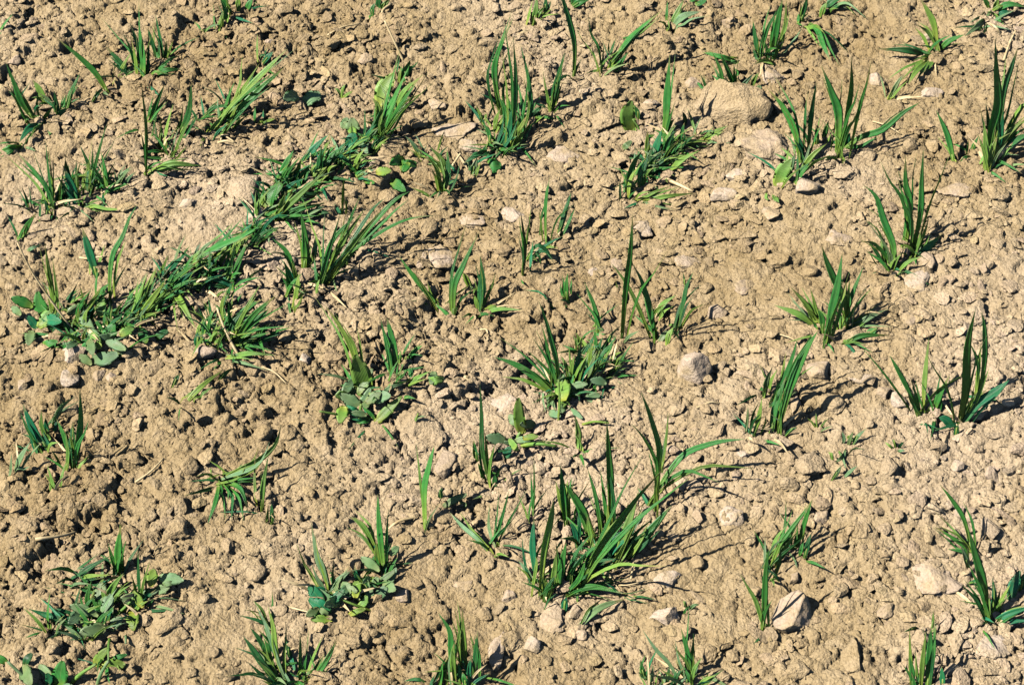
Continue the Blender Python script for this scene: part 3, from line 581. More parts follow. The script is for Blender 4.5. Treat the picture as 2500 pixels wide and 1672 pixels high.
plant(W, G, 'upright fan of grass with two parallel blades, right of centre, above pale stones', 'the upright fan at right',
 [('B4', [(1225, 860), (1280, 700), (1190, 450), (1130, 270), (1025, 170)], 58, 'g'), ('B4', [(1240, 840), (1260, 680), (1135, 450)], 38, 'y'),
  ('B4', [(1380, 690), (1405, 350), (1370, 150), (1370, -60)], 60, 'g'), ('B4', [(1430, 710), (1490, 400), (1500, 150), (1515, -110)], 54, 'g'),
  ('B4', [(1290, 890), (1380, 810), (1500, 755)], 34, 'y'), ('B4', [(1430, 750), (1560, 660), (1670, 575)], 84, 't'),
  ('B4', [(1225, 850), (1130, 720), (1065, 630)], 34, 'd'), ('B4', [(1260, 880), (1290, 800), (1335, 730)], 34, 'y'), ('B4', [(1450, 740), (1520, 560), (1560, 450)], 34, 'y')])
plant(W, G, 'star-shaped grass tuft with five spread blades, right of centre', 'the star-shaped tuft at right',
 [('B4', [(730, 1470), (760, 1250), (820, 980), (855, 730)], 74, 'g'), ('B4', [(900, 1340), (870, 1130), (780, 930), (720, 780), (690, 670)], 68, 'g'),
  ('B4', [(890, 1330), (900, 1100), (915, 940)], 34, 'y'), ('B4', [(830, 1340), (930, 1080), (1025, 840)], 44, 'g'),
  ('B4', [(670, 1300), (560, 1150), (435, 1005)], 54, 'y'), ('B4', [(650, 1320), (500, 1230), (300, 1150)], 62, 'y'),
  ('B4', [(930, 1320), (1060, 1260), (1190, 1205)], 52, 'p'), ('B4', [(860, 1465), (1000, 1400), (1240, 1395)], 58, 'g'),
  ('B4', [(1050, 1380), (1140, 1340)], 72, 'g'), ('B4', [(700, 1380), (690, 1260), (650, 1180)], 50, 'g')])
plant(W, G, 'narrow bundle of blades leaning right below the star-shaped tuft', 'the narrow leaning bundle at right',
 [('C4', [(280, 870), (310, 650), (400, 390)], 64, 'g'), ('C4', [(320, 860), (420, 520), (560, 190), (660, 20)], 74, 'g'),
  ('C4', [(280, 660), (360, 480), (450, 250), (490, 90)], 54, 'd'), ('C4', [(130, 890), (180, 720), (200, 570)], 44, 'y'),
  ('C4', [(100, 860), (120, 720), (175, 610)], 34, 'd'), ('C4', [(220, 570), (235, 440), (285, 320)], 52, 'p'),
  ('C4', [(330, 850), (390, 590)], 38, 'y'), ('C4', [(360, 580), (460, 320), (610, 50)], 54, 'g'), ('C4', [(300, 800), (380, 560), (470, 380)], 54, 'g'), ('C4', [(340, 600), (370, 470), (440, 330)], 50, 'y')])
plant(W, G, 'two-part grass tuft with one tall wide blade, by the right edge', 'the two-part tuft at the right edge',
 [('C4', [(1515, 715), (1400, 520), (1300, 330), (1240, 225)], 44, 'g'), ('C4', [(1515, 705), (1530, 400), (1560, 80)], 44, 'y'),
  ('C4', [(1595, 700), (1645, 560), (1730, 385)], 54, 'g'), ('C4', [(1800, 790), (1850, 500), (1870, 150), (1940, -150)], 86, 'g'),
  ('C4', [(1960, 620), (2005, 300), (2010, 20), (1990, -130)], 60, 'g'), ('C4', [(1820, 790), (1960, 620), (2120, 510), (2215, 425)], 84, 't'),
  ('C4', [(1780, 810), (1700, 750), (1640, 730)], 80, 't'), ('C4', [(1780, 890), (1785, 840), (1800, 780)], 44, 'd'), ('C4', [(1840, 760), (1960, 560), (2050, 330)], 40, 'y')])
plant(WD, 'weed', 'small grey-green feathery weed on bare soil, right of centre', 'the feathery weed at right',
 [('C4', [(660, 830), (645, 760), (640, 690)], 18, 'y'), ('C4', [(660, 825), (700, 780), (745, 735)], 18, 'y'), ('C4', [(655, 815), (610, 770), (570, 735)], 18, 'y'),
  ('C4', [(670, 830), (720, 820), (780, 800)], 18, 'p'), ('C4', [(930, 960), (980, 890), (1055, 815)], 32, 'p'), ('C4', [(900, 960), (920, 900), (945, 840)], 34, 'p'),
  ('C4', [(880, 980), (840, 1060), (800, 1100)], 36, 'p'), ('C4', [(780, 1090), (770, 1040), (740, 1010)], 30, 'y'), ('C4', [(850, 950), (870, 900), (850, 840)], 30, 'p'),
  ('C4', [(760, 1240), (810, 1180), (850, 1120)], 44, 'p'), ('C4', [(850, 1220), (920, 1170), (980, 1120)], 30, 'p')])
plant(WD, 'weed', 'tiny dark weed sprig alone on smooth soil at right', 'the tiny dark sprig at right',
 [('C4', [(1300, 985), (1280, 940), (1260, 910)], 30, 'd'), ('C4', [(1300, 985), (1330, 950), (1360, 930)], 30, 'd'), ('C4', [(1300, 990), (1330, 1000), (1370, 1000)], 28, 'p'), ('C4', [(1295, 985), (1240, 960), (1200, 930)], 22, 'y')])
plant(W, G, 'tall leaning blades with a curled dark leaf, lower right corner', 'the curled-leaf tuft at lower right',
 [('D4', [(2040, 1055), (1990, 750), (1925, 500), (1878, 310)], 80, 'g'), ('D4', [(1910, 500), (1840, 240), (1740, 70), (1640, -60)], 48, 'g'),
  ('D4', [(1920, 490), (1800, 410), (1590, 275)], 38, 'g'), ('D4', [(1880, 620), (1850, 540), (1815, 440)], 54, 'p'),
  ('D4', [(2060, 1050), (2200, 990), (2420, 920)], 66, 't'), ('D4', [(2210, 880), (2240, 760), (2290, 640)], 96, 't', 'o'),
  ('D4', [(2065, 1010), (2140, 880), (2215, 750)], 34, 'y'), ('D4', [(2030, 1060), (2035, 960), (2045, 860)], 54, 'y'), ('D4', [(2290, 800), (2330, 690), (2400, 680)], 80, 't'), ('D4', [(2050, 1020), (2080, 850), (2070, 700)], 50, 't')])
plant(W, G, 'upright blade and a pale bent bundle above the big rounded stone', 'the bent bundle above the rounded stone',
 [('D4', [(210, 1130), (220, 900), (230, 640), (260, 440)], 54, 'g'), ('D4', [(255, 650), (340, 440), (420, 320), (530, 180), (610, 60)], 42, 'g'),
  ('D4', [(240, 610), (310, 400), (390, 280)], 34, 'y'), ('D4', [(540, 550), (570, 440), (595, 340)], 46, 'd'),
  ('D4', [(480, 460), (550, 240), (605, 70)], 42, 'g'), ('D4', [(330, 500), (420, 360), (500, 250)], 38, 'g'), ('D4', [(500, 540), (520, 460), (540, 380)], 36, 'g'), ('D4', [(300, 690), (340, 560), (350, 440)], 40, 'd')])
plant(W, G, 'pale upright blades cut off by the bottom edge, right of the middle', 'the pale blades at the bottom edge',
 [('D4', [(1545, 1610), (1560, 1300), (1570, 1090)], 64, 'g'), ('D4', [(1490, 1610), (1500, 1400), (1530, 1130)], 48, 'y'),
  ('D4', [(1415, 1610), (1420, 1460), (1395, 1330)], 44, 'g'), ('D4', [(1670, 1610), (1665, 1500), (1655, 1410)], 48, 't'), ('D4', [(1580, 1130), (1585, 1050), (1590, 960)], 22, 'y')])
plant(W, G, 'thin tuft with narrow pale blades at the bottom edge, right of centre', 'the thin tuft at the bottom edge',
 [('D3', [(1620, 1510), (1590, 1300), (1535, 1100)], 48, 'g'), ('D3', [(1560, 1580), (1450, 1400), (1330, 1270), (1225, 1120)], 42, 'p'),
  ('D3', [(1255, 1530), (1225, 1450), (1205, 1360)], 42, 'g'), ('D3', [(1620, 1600), (1640, 1450), (1705, 1345)], 38, 'y'),
  ('D3', [(1420, 1570), (1430, 1490), (1445, 1410)], 36, 'd'), ('D3', [(1700, 1570), (1760, 1465)], 30, 'y'), ('D3', [(1590, 1610), (1585, 1550), (1580, 1470)], 50, 't'),
  ('D3', [(1300, 1610), (1300, 1500), (1310, 1400)], 34, 'p'), ('D3', [(1640, 1610), (1720, 1530), (1830, 1480)], 34, 'y'), ('D3', [(1480, 1610), (1500, 1500), (1560, 1420)], 34, 'd')])
plant(W, G, 'dark upright grass tuft at the bottom edge beside a long pale stone', 'the dark tuft at the bottom edge',
 [('D2', [(1670, 1570), (1665, 1300), (1655, 1130), (1560, 980)], 54, 'g'), ('D2', [(1790, 1440), (1770, 1200), (1755, 940)], 44, 'y'),
  ('D2', [(1800, 1450), (1750, 1340), (1700, 1240)], 62, 'd'), ('D2', [(1840, 1510), (1870, 1300), (1880, 1120)], 48, 'd'),
  ('D2', [(1555, 1600), (1600, 1450), (1645, 1340)], 64, 'g'), ('D2', [(1705, 1600), (1680, 1350), (1690, 1220)], 50, 'y'),
  ('D2', [(1790, 1590), (1775, 1520), (1755, 1460)], 50, 'g'), ('D2', [(1820, 1600), (1810, 1450), (1830, 1330)], 46, 't'), ('D2', [(1760, 1600), (1740, 1470), (1720, 1380)], 44, 'g')])
plant(W, G, 'spread grass tuft at the bottom edge, left of centre', 'the spread tuft at the bottom edge',
 [('D2', [(330, 1580), (245, 1300), (225, 1100), (180, 930)], 50, 'y'), ('D2', [(310, 1600), (140, 1400), (60, 1280), (-20, 1170)], 64, 'd'),
  ('D2', [(200, 1370), (120, 1210), (35, 1100)], 44, 'd'), ('D2', [(430, 1540), (440, 1350), (440, 1140)], 38, 'g'),
  ('D2', [(520, 1530), (640, 1390), (735, 1210)], 54, 'g'), ('D2', [(270, 1520), (210, 1450), (150, 1390)], 84, 't'),
  ('D2', [(365, 1360), (350, 1300), (325, 1230)], 44, 'd'), ('D2', [(200, 1100), (130, 960), (60, 880)], 30, 'y'), ('D2', [(330, 1590), (210, 1480), (100, 1370)], 50, 'y'), ('D2', [(240, 1440), (190, 1280), (150, 1190)], 40, 'g')])
plant(WD, 'weed', 'pale leafy weed rosette with upright grass blades, lower centre-left', 'the pale rosette at lower left',
 [('D2', [(680, 990), (600, 920), (510, 870)], 120, 't', 'o'), ('D2', [(690, 830), (640, 650), (580, 510), (530, 250)], 70, 'p'),
  ('D2', [(690, 825), (760, 720), (860, 630)], 54, 'p'), ('D2', [(700, 830), (600, 795), (500, 825)], 60, 't'),
  ('D2', [(1125, 660), (1100, 420), (1080, 200), (1070, 20)], 58, 'g'), ('D2', [(1060, 500), (990, 340), (920, 250), (840, 200)], 54, 'y'),
  ('D2', [(1075, 600), (1065, 510), (1060, 410)], 54, 'y'), ('D2', [(1000, 660), (1020, 590), (1045, 510)], 44, 'g'),
  ('D2', [(870, 860), (910, 800), (970, 750)], 110, 'y', 'f'), ('D2', [(990, 890), (1000, 830), (1010, 770)], 84, 'p', 'f'),
  ('D2', [(1070, 870), (1100, 820), (1140, 770)], 84, 'p', 'f'), ('D2', [(1070, 740), (1130, 700), (1210, 640)], 56, 'p', 'f'),
  ('D2', [(940, 790), (910, 710), (870, 630)], 54, 't'), ('D2', [(1040, 950), (870, 910), (700, 840)], 22, 'y', 'k'),
  ('D2', [(840, 1000), (900, 970), (970, 950)], 50, 'y', 'f'), ('D2', [(900, 950), (960, 900), (980, 840)], 60, 'y', 'f'), ('D2', [(1010, 780), (1050, 730), (1070, 690)], 60, 'p', 'f'),
  ('D2', [(660, 1020), (640, 980), (600, 950)], 60, 'p', 'f')])
plant(W, G, 'pale yellow-green bent tuft on rough soil, lower left', 'the bent pale tuft at lower left',
 [('C1', [(1780, 1225), (1950, 1150), (2100, 1080), (2240, 950), (2290, 790)], 56, 'y'), ('C1', [(1790, 1225), (1960, 1240), (2070, 1260)], 44, 'g'),
  ('C1', [(1800, 1225), (1930, 1290), (1980, 1360), (2020, 1500)], 54, 'g', 'b', 0.8), ('C1', [(2130, 1490), (2140, 1300), (2185, 1040)], 48, 'y'),
  ('C1', [(2210, 1600), (2215, 1520), (2210, 1430)], 42, 'd'), ('C1', [(1785, 1225), (1760, 1400), (1690, 1600)], 40, 'g', 'b', 0.8), ('C1', [(1790, 1220), (1970, 1170), (2080, 1090)], 50, 'g')])
plant(W, G, 'grass tuft with wide teal blades by the left edge, below the middle', 'the teal tuft at the left edge',
 [('C1', [(410, 1000), (290, 850), (230, 730), (185, 620)], 62, 't'), ('C1', [(325, 1020), (280, 900), (235, 780)], 64, 't'),
  ('C1', [(395, 900), (380, 810), (370, 730)], 48, 't'), ('C1', [(585, 1110), (530, 900), (460, 740)], 44, 'g'),
  ('C1', [(600, 1150), (640, 900), (655, 720), (650, 500)], 60, 'g'), ('C1', [(400, 860), (490, 660), (615, 555)], 42, 'p'),
  ('C1', [(105, 1190), (170, 1060), (245, 930)], 52, 'p'), ('C1', [(460, 1350), (430, 1250), (385, 1120)], 44, 'y'),
  ('C1', [(500, 1110), (460, 1060), (420, 990)], 22, 'y'), ('C1', [(590, 1160), (570, 1000), (590, 760)], 40, 'd')])
plant(WD, 'weed', 'leafy weed and grass with deep shadow, lower left', 'the leafy weed at lower left',
 [('D1', [(960, 680), (960, 480), (982, 260)], 64, 'g'), ('D1', [(590, 745), (690, 640), (905, 515)], 54, 'd'),
  ('D1', [(1135, 890), (1130, 680), (1118, 470)], 44, 'd'), ('D1', [(775, 840), (820, 770), (890, 710)], 64, 't'),
  ('D1', [(840, 930), (910, 780), (1000, 660)], 62, 'y'), ('D1', [(720, 990), (710, 860), (740, 720)], 44, 'g'),
  ('D1', [(650, 1110), (480, 1030), (360, 990), (235, 950)], 74, 't'), ('D1', [(695, 1210), (600, 1140), (525, 1085)], 44, 'p'),
  ('D1', [(710, 960), (760, 930), (830, 900)], 104, 'g', 'f'), ('D1', [(720, 1030), (750, 1005), (800, 990)], 60, 'y', 'f'),
  ('D1', [(890, 1120), (930, 1070), (990, 1020)], 84, 'p', 'f'), ('D1', [(890, 1020), (1040, 910), (1100, 830)], 26, 'y', 'k'),
  ('D1', [(1150, 870), (1210, 820), (1280, 800)], 74, 'p', 'f'), ('D1', [(1290, 775), (1360, 745), (1450, 735)], 44, 'p', 'f'),
  ('D1', [(890, 1130), (880, 1250), (880, 1390)], 26, 'y', 'k'), ('D1', [(870, 1020), (840, 950), (790, 900)], 60, 'g', 'f'), ('D1', [(1010, 1140), (1020, 1180), (1020, 1230)], 24, 'p', 'k'),
  ('D1', [(880, 1000), (800, 940), (740, 860)], 50, 'g')] + along('D1', (560, 1120), (1160, 960), 10, 65, (140, 300), (24, 44), 'ggypt', 9))
plant(WD, 'weed', 'broad-leaved weed cut off by the bottom left corner', 'the broad weed in the bottom left corner',
 [('D1', [(480, 1590), (490, 1480), (510, 1370)], 140, 'g', 'o'), ('D1', [(540, 1560), (650, 1480), (780, 1395)], 36, 'y', 'k'),
  ('D1', [(770, 1410), (810, 1340), (880, 1270)], 76, 'y', 'f'), ('D1', [(320, 1570), (200, 1500), (60, 1375)], 36, 'p', 'k'),
  ('D1', [(60, 1390), (20, 1360), (-20, 1330)], 60, 'g', 'f'), ('D1', [(775, 1560), (820, 1470), (880, 1370)], 34, 'p', 'k'), ('D1', [(380, 1580), (400, 1520), (380, 1470)], 60, 't', 'f'),
  ('D1', [(880, 1380), (870, 1450), (890, 1560)], 34, 'g'), ('D1', [(200, 1430), (220, 1360), (260, 1310)], 60, 'd', 'f'), ('D1', [(880, 1360), (960, 1340), (1030, 1320)], 40, 'g', 'f')])
plant(WD, 'weed', 'weed with one large upright oval leaf, left of the picture centre', 'the upright oval leaf left of centre',
 [('C2', [(980, 530), (940, 390), (890, 220)], 170, 'y', 'o', 0.8), ('C2', [(930, 510), (890, 260), (830, 100), (740, -50), (640, -190)], 48, 'y'),
  ('C2', [(930, 660), (860, 600), (770, 540)], 120, 'p', 'o'), ('C2', [(930, 640), (980, 570), (1015, 490)], 80, 'p', 'o'),
  ('C2', [(925, 810), (930, 700), (940, 620)], 32, 'y', 'k'), ('C2', [(1235, 380), (1215, 180), (1175, 20), (1150, -80)], 58, 'g'),
  ('C2', [(1250, 280), (1265, 180)], 32, 'd'), ('C2', [(1290, 280), (1370, 200), (1440, 140)], 42, 'g'),
  ('C2', [(1050, 780), (1160, 670), (1270, 560)], 84, 'y', 'o'), ('C2', [(1030, 725), (920, 710), (815, 685)], 44, 't'),
  ('C2', [(830, 700), (710, 700), (600, 680)], 24, 'y', 'kL'), ('C2', [(1060, 570), (1170, 490), (1300, 455)], 38, 'p'),
  ('C2', [(1310, 450), (1400, 410), (1510, 350)], 44, 'y'), ('C2', [(1480, 450), (1540, 430), (1610, 420)], 70, 'y', 'f'), ('C2', [(1190, 460), (1310, 350)], 28, 'g'),
  ('C2', [(930, 690), (870, 670), (820, 640)], 60, 't', 'f'), ('C2', [(1200, 380), (1190, 320), (1200, 260)], 40, 'y'), ('C2', [(1370, 770), (1400, 730), (1470, 720)], 30, 'p')])
plant(WD, 'weed', 'tangled pale weed and long grass blades in the middle of the picture', 'the tangled weed in the middle',
 [('C3', [(545, 530), (530, 300), (490, 130), (440, -60), (385, -220)], 52, 'g'), ('C3', [(530, 540), (350, 400), (200, 300), (15, 235)], 64, 'g'),
  ('C3', [(660, 510), (690, 310), (735, 110)], 64, 't'), ('C3', [(770, 470), (805, 340), (855, 190)], 52, 'p'),
  ('C3', [(640, 470), (620, 340), (560, 220)], 44, 'y'), ('C3', [(880, 260), (900, 180), (945, 95)], 54, 'd'),
  ('C3', [(960, 360), (1030, 300), (1110, 235)], 24, 'y'), ('C3', [(850, 220), (850, 110), (830, 0)], 30, 'g'), ('C3', [(580, 560), (640, 520), (720, 500)], 130, 'y', 'f'),
  ('C3', [(780, 600), (820, 570), (880, 540)], 90, 'p', 'f'), ('C3', [(540, 770), (555, 600), (545, 420)], 24, 'y', 'k'),
  ('C3', [(250, 860), (225, 720), (220, 570)], 104, 'y', 'o', 0.9), ('C3', [(230, 940), (215, 890), (235, 850)], 34, 'y', 'k'),
  ('C3', [(110, 1060), (130, 1010), (160, 970)], 80, 't', 'o'), ('C3', [(220, 940), (380, 945), (530, 965)], 36, 'y', 'k'),
  ('C3', [(700, 980), (705, 860), (680, 720)], 62, 'y'), ('C3', [(450, 520), (490, 600), (525, 690)], 44, 'p'), ('C3', [(710, 775), (830, 765), (960, 775)], 24, 'y', 'kL'),
  ('C3', [(620, 660), (680, 690), (740, 740)], 44, 'p', 'f'), ('C3', [(720, 200), (710, 100), (690, 40)], 28, 'y'), ('C3', [(940, 330), (1000, 230), (1080, 190)], 24, 'y'),
  ('C3', [(880, 300), (960, 260), (1020, 270)], 24, 'p'), ('C3', [(970, 400), (1020, 360), (1080, 340)], 24, 'p'), ('C3', [(760, 480), (860, 330), (960, 270)], 26, 'y', 'k'),
  ('C3', [(640, 540), (600, 600), (560, 650)], 60, 'y', 'f'), ('C3', [(700, 300), (740, 200), (800, 120)], 40, 'g'), ('C3', [(940, 130), (960, 100), (1000, 60)], 30, 'd'),
  ('C3', [(200, 960), (150, 940), (100, 930)], 40, 'p', 'f')] + along('C3', (480, 600), (1000, 330), 14, 68, (130, 330), (20, 40), 'ggyypd', 6))
plant(W, G, 'slim dark upright blades just below the middle of the picture', 'the slim dark blades below the middle',
 [('C2', [(1990, 1270), (1930, 1000), (1920, 700), (1908, 460)], 42, 'd'), ('C2', [(1890, 1090), (1870, 1000), (1855, 910)], 42, 'g'),
  ('C2', [(2000, 1280), (2040, 1200), (2085, 1120)], 40, 'g'), ('C2', [(1960, 1230), (1920, 1170), (1890, 1100)], 44, 'g'), ('C2', [(2020, 1290), (2030, 1230), (2020, 1190)], 44, 'd')])
plant(W, G, 'single dark green blade standing upright, lower centre', 'the single upright blade at lower centre',
 [('C2', [(1465, 1650), (1460, 1320), (1500, 1110), (1535, 960)], 64, 'g')])
plant(W, G, 'biggest grass clump, wide blades and a long arching one, below the middle', 'the biggest clump below the middle',
 [('D3', [(390, 880), (420, 500), (480, 200), (505, 70)], 74, 'y'), ('D3', [(370, 740), (335, 450), (345, 210)], 60, 't'),
  ('D3', [(470, 870), (510, 650), (525, 490)], 54, 'y'), ('D3', [(540, 790), (570, 600), (605, 410)], 70, 'g'),
  ('D3', [(700, 790), (850, 480), (1040, 220), (1200, 20), (1400, -190)], 80, 'g'), ('D3', [(850, 420), (760, 200), (660, 30), (590, -70)], 74, 'g'),
  ('D3', [(965, 330), (965, -30), (950, -300), (932, -590)], 68, 'g'), ('D3', [(980, 620), (1060, 400), (1130, 200), (1195, -10)], 74, 'y'),
  ('D3', [(1075, 520), (1200, 400), (1330, 260), (1460, 110)], 88, 'g'), ('D3', [(1330, 180), (1350, -230), (1350, -380), (1270, -650), (1215, -800)], 64, 'g'),
  ('D3', [(1260, 140), (1400, -100), (1560, -300), (1750, -380), (1900, -413), (2050, -425)], 56, 'g'), ('D3', [(1380, -150), (1415, -420), (1432, -640)], 24, 'y'),
  ('D3', [(610, 320), (575, 0), (558, -210)], 64, 'g'), ('D3', [(620, 220), (580, 60), (535, -40)], 44, 'y'), ('D3', [(345, 230), (330, 30), (318, -160)], 26, 'g'),
  ('D3', [(590, 960), (595, 910), (605, 850)], 64, 't'), ('D3', [(620, 840), (800, 770), (1100, 830)], 54, 'g', 'bL'),
  ('D3', [(1090, 825), (1220, 850), (1350, 880)], 20, 'd', 'bL'), ('D3', [(640, 1160), (850, 960), (1090, 865)], 64, 'p', 'bL'),
  ('D3', [(1010, 730), (950, 710), (890, 680)], 38, 'y', 'bL'), ('D3', [(1110, 785), (1150, 575)], 26, 's', 'kL'), ('D3', [(355, 750), (290, 640), (215, 555)], 48, 'p'),
  ('D3', [(880, 300), (890, 210), (890, 120)], 50, 'p'), ('D3', [(760, 660), (880, 420), (1050, 190)], 60, 'y'), ('D3', [(850, 440), (940, 280), (940, 100)], 44, 'y'), ('D3', [(610, 830), (720, 690), (760, 560)], 50, 'g'),
  ('D3', [(700, 480), (680, 330), (620, 220)], 44, 't'), ('D3', [(840, 560), (900, 400), (920, 270)], 44, 'y')] + along('D3', (420, 860), (1120, 420), 10, 62, (240, 480), (30, 56), 'ggytd', 7))
plant(W, G, 'thin bent blade with a pale dying leaf, left of the biggest clump', 'the thin bent blade at lower centre',
 [('D2', [(1990, 430), (2070, 230), (2135, -10)], 34, 'g'), ('D2', [(2010, 500), (1880, 380), (1760, 280), (1650, 165)], 48, 'p', 'bL'),
  ('D2', [(1600, 120), (1700, 60), (1790, 20)], 60, 'p', 'f'), ('D2', [(1590, 70), (1580, 20), (1590, -40)], 40, 'd'), ('D2', [(1740, 110), (1790, 100)], 60, 'p', 'f')])
plant(W, G, 'very tall single narrow blade standing right of the centre', 'the very tall narrow blade',
 [('B3', [(1060, 1430), (1090, 1050), (1130, 740), (1150, 410)], 54, 'g', 'b', 1.0)])
plant(W, G, 'small upright tuft of three blades, right of the very tall narrow one', 'the three-bladed tuft',
 [('B3', [(1340, 1430), (1290, 1200), (1220, 960), (1150, 820)], 60, 'g'), ('B3', [(1490, 1390), (1560, 1150), (1590, 1000), (1645, 880)], 40, 'd'),
  ('B3', [(1340, 1260), (1400, 1150), (1500, 1070)], 62, 'y'), ('B3', [(1430, 1470), (1445, 1400), (1480, 1330)], 54, 'y'), ('B3', [(1370, 1450), (1400, 1400), (1440, 1370)], 54, 'p', 'f'), ('B3', [(1580, 1020), (1570, 950), (1560, 880)], 20, 'd')])
plant(W, G, 'short loose blades just above the tangled weed in the middle', 'the short loose blades above the middle',
 [('B3', [(615, 1120), (608, 1010), (620, 890)], 44, 'g'), ('B3', [(860, 1390), (855, 1260), (825, 1130), (755, 960)], 48, 'g'), ('B3', [(1050, 1090), (1010, 950)], 20, 'y')])
plant(W, G, 'thin wiry tuft with one arched blade, just above the centre', 'the wiry tuft above the centre',
 [('B3', [(250, 920), (272, 720), (258, 560), (238, 390)], 34, 'd'), ('B3', [(447, 670), (440, 420), (452, 240), (475, 110)], 34, 'g'),
  ('B3', [(270, 790), (360, 675), (440, 700), (500, 770)], 42, 'd'), ('B3', [(540, 600), (600, 400), (650, 230)], 48, 'd'), ('B3', [(470, 700), (560, 550)], 24, 's', 'kL')])
plant(W, G, 'open tuft of separate short blades, left of and above the centre', 'the open short tuft left of the centre',
 [('B2', [(1690, 1260), (1700, 1000), (1770, 830), (1895, 560)], 58, 'g'), ('B2', [(1560, 1145), (1420, 980), (1340, 880), (1255, 760)], 48, 'g'),
  ('B2', [(1890, 1220), (1920, 1080), (1930, 930), (1910, 750)], 74, 'd'), ('B2', [(1845, 1040), (1800, 940), (1765, 880)], 54, 'y'),
  ('B2', [(1900, 1215), (2050, 1185), (2250, 1190)], 38, 'y', 'bL'), ('B2', [(1940, 1170), (2100, 1155), (2230, 1165)], 16, 's', 'kL'), ('B2', [(1900, 1210), (1880, 1120), (1850, 1050)], 40, 'y')])
plant(W, G, 'dense dark tuft with a round weed leaf, upper right of centre', 'the dense dark tuft right of centre',
 [('A3', [(1110, 1600), (1120, 1450), (1160, 1320), (1225, 1235)], 70, 'g'), ('A3', [(1340, 1320), (1350, 1200), (1385, 1060)], 84, 't'),
  ('A3', [(1285, 1340), (1270, 1200), (1270, 1070)], 54, 'y'), ('A3', [(1400, 1150), (1430, 900), (1440, 700), (1452, 440)], 74, 'g'),
  ('A3', [(1400, 1090), (1440, 1030), (1490, 970)], 54, 'y'), ('A3', [(1430, 1220), (1600, 1160), (1810, 1160)], 54, 'y'),
  ('A3', [(1415, 1420), (1550, 1310), (1690, 1230)], 64, 'y'), ('A3', [(1700, 1135), (1820, 1080), (1925, 1025)], 42, 'y'),
  ('A3', [(1580, 1010), (1570, 960), (1555, 910)], 44, 'd'), ('A3', [(1500, 1230), (1550, 1090), (1570, 1000)], 40, 'd'),
  ('A3', [(1150, 1080), (1105, 950), (1140, 820)], 140, 'y', 'o', 0.8), ('A3', [(1200, 970), (1190, 910), (1165, 860)], 54, 'd'), ('A3', [(1165, 1090), (1150, 1000)], 64, 'y'),
  ('A3', [(1070, 1210), (1100, 1190), (1140, 1150)], 54, 'p', 'f'), ('A3', [(1230, 1120), (1200, 1050), (1150, 970)], 22, 'y', 'k'),
  ('A3', [(1320, 1395), (1450, 1470), (1640, 1560)], 38, 's', 'kL'), ('B3', [(1190, 305), (1400, 270), (1650, 240)], 44, 'y', 'bL'),
  ('A3', [(1390, 1330), (1430, 1180), (1500, 1060)], 60, 'd'), ('A3', [(1250, 1400), (1280, 1300), (1310, 1200)], 64, 'd'), ('A3', [(1200, 1530), (1210, 1400), (1250, 1300)], 50, 't')] + along('A3', (1130, 1480), (1480, 1250), 8, 55, (160, 330), (26, 50), 'ggydt', 10))
plant(W, G, 'short pale blade half buried on rough soil, left of and below the middle', 'the half-buried blade at left',
 [('C1', [(1480, 625), (1640, 480), (1810, 350)], 48, 'y', 'bL'), ('C1', [(1390, 490), (1430, 430), (1465, 370)], 44, 'd', 'bL'), ('C1', [(1760, 430), (1830, 370), (1900, 330)], 50, 'd', 'bL')])
plant(WD, 'weed', 'tiny pale weed seedling on bare soil left of the large oval leaf', 'the tiny pale weed at top',
 [('A2', [(470, 850), (530, 800), (610, 770)], 110, 'p', 'fL'), ('A2', [(780, 790), (790, 730), (810, 690)], 30, 'y'), ('A2', [(780, 790), (830, 770), (880, 740)], 30, 'y'), ('A2', [(780, 790), (750, 740), (720, 720)], 26, 'y')])
plant(W, G, 'two short blades cut off by the top edge, left of centre', 'the short blades at the top edge',
 [('A2', [(1100, 90), (1130, 40), (1180, -10)], 54, 'y'), ('A2', [(1040, 150), (1030, 80), (1060, 20)], 40, 'g'), ('A2', [(1090, 70), (1080, 20), (1090, -30)], 44, 'd')])
plant(W, G, 'row of upright blades cut off by the top edge in the top left', 'the upright blades at the top edge',
 [('A1', [(1805, 220), (1805, 160), (1820, 90)], 40, 'y'), ('A1', [(1850, 115), (1840, 20), (1815, -70)], 64, 'g'), ('A1', [(1935, 105), (1940, 20), (1940, -40)], 44, 'y'),
  ('A1', [(1995, 95), (2030, 40), (2060, -20)], 52, 'g'), ('A1', [(1830, 200), (1830, 90), (1790, -20)], 50, 'g'), ('A1', [(1650, 260), (1720, 220), (1790, 200)], 26, 'p')])
plant(WD, 'weed', 'tiny weed sprig on bare soil, right of the biggest clump', 'the tiny sprig at lower right',
 [('D3', [(1590, 940), (1570, 910), (1580, 880)], 30, 'p'), ('D3', [(1595, 945), (1640, 920), (1690, 915)], 34, 'p'), ('D3', [(1560, 1000), (1570, 960), (1600, 930)], 24, 'g')])


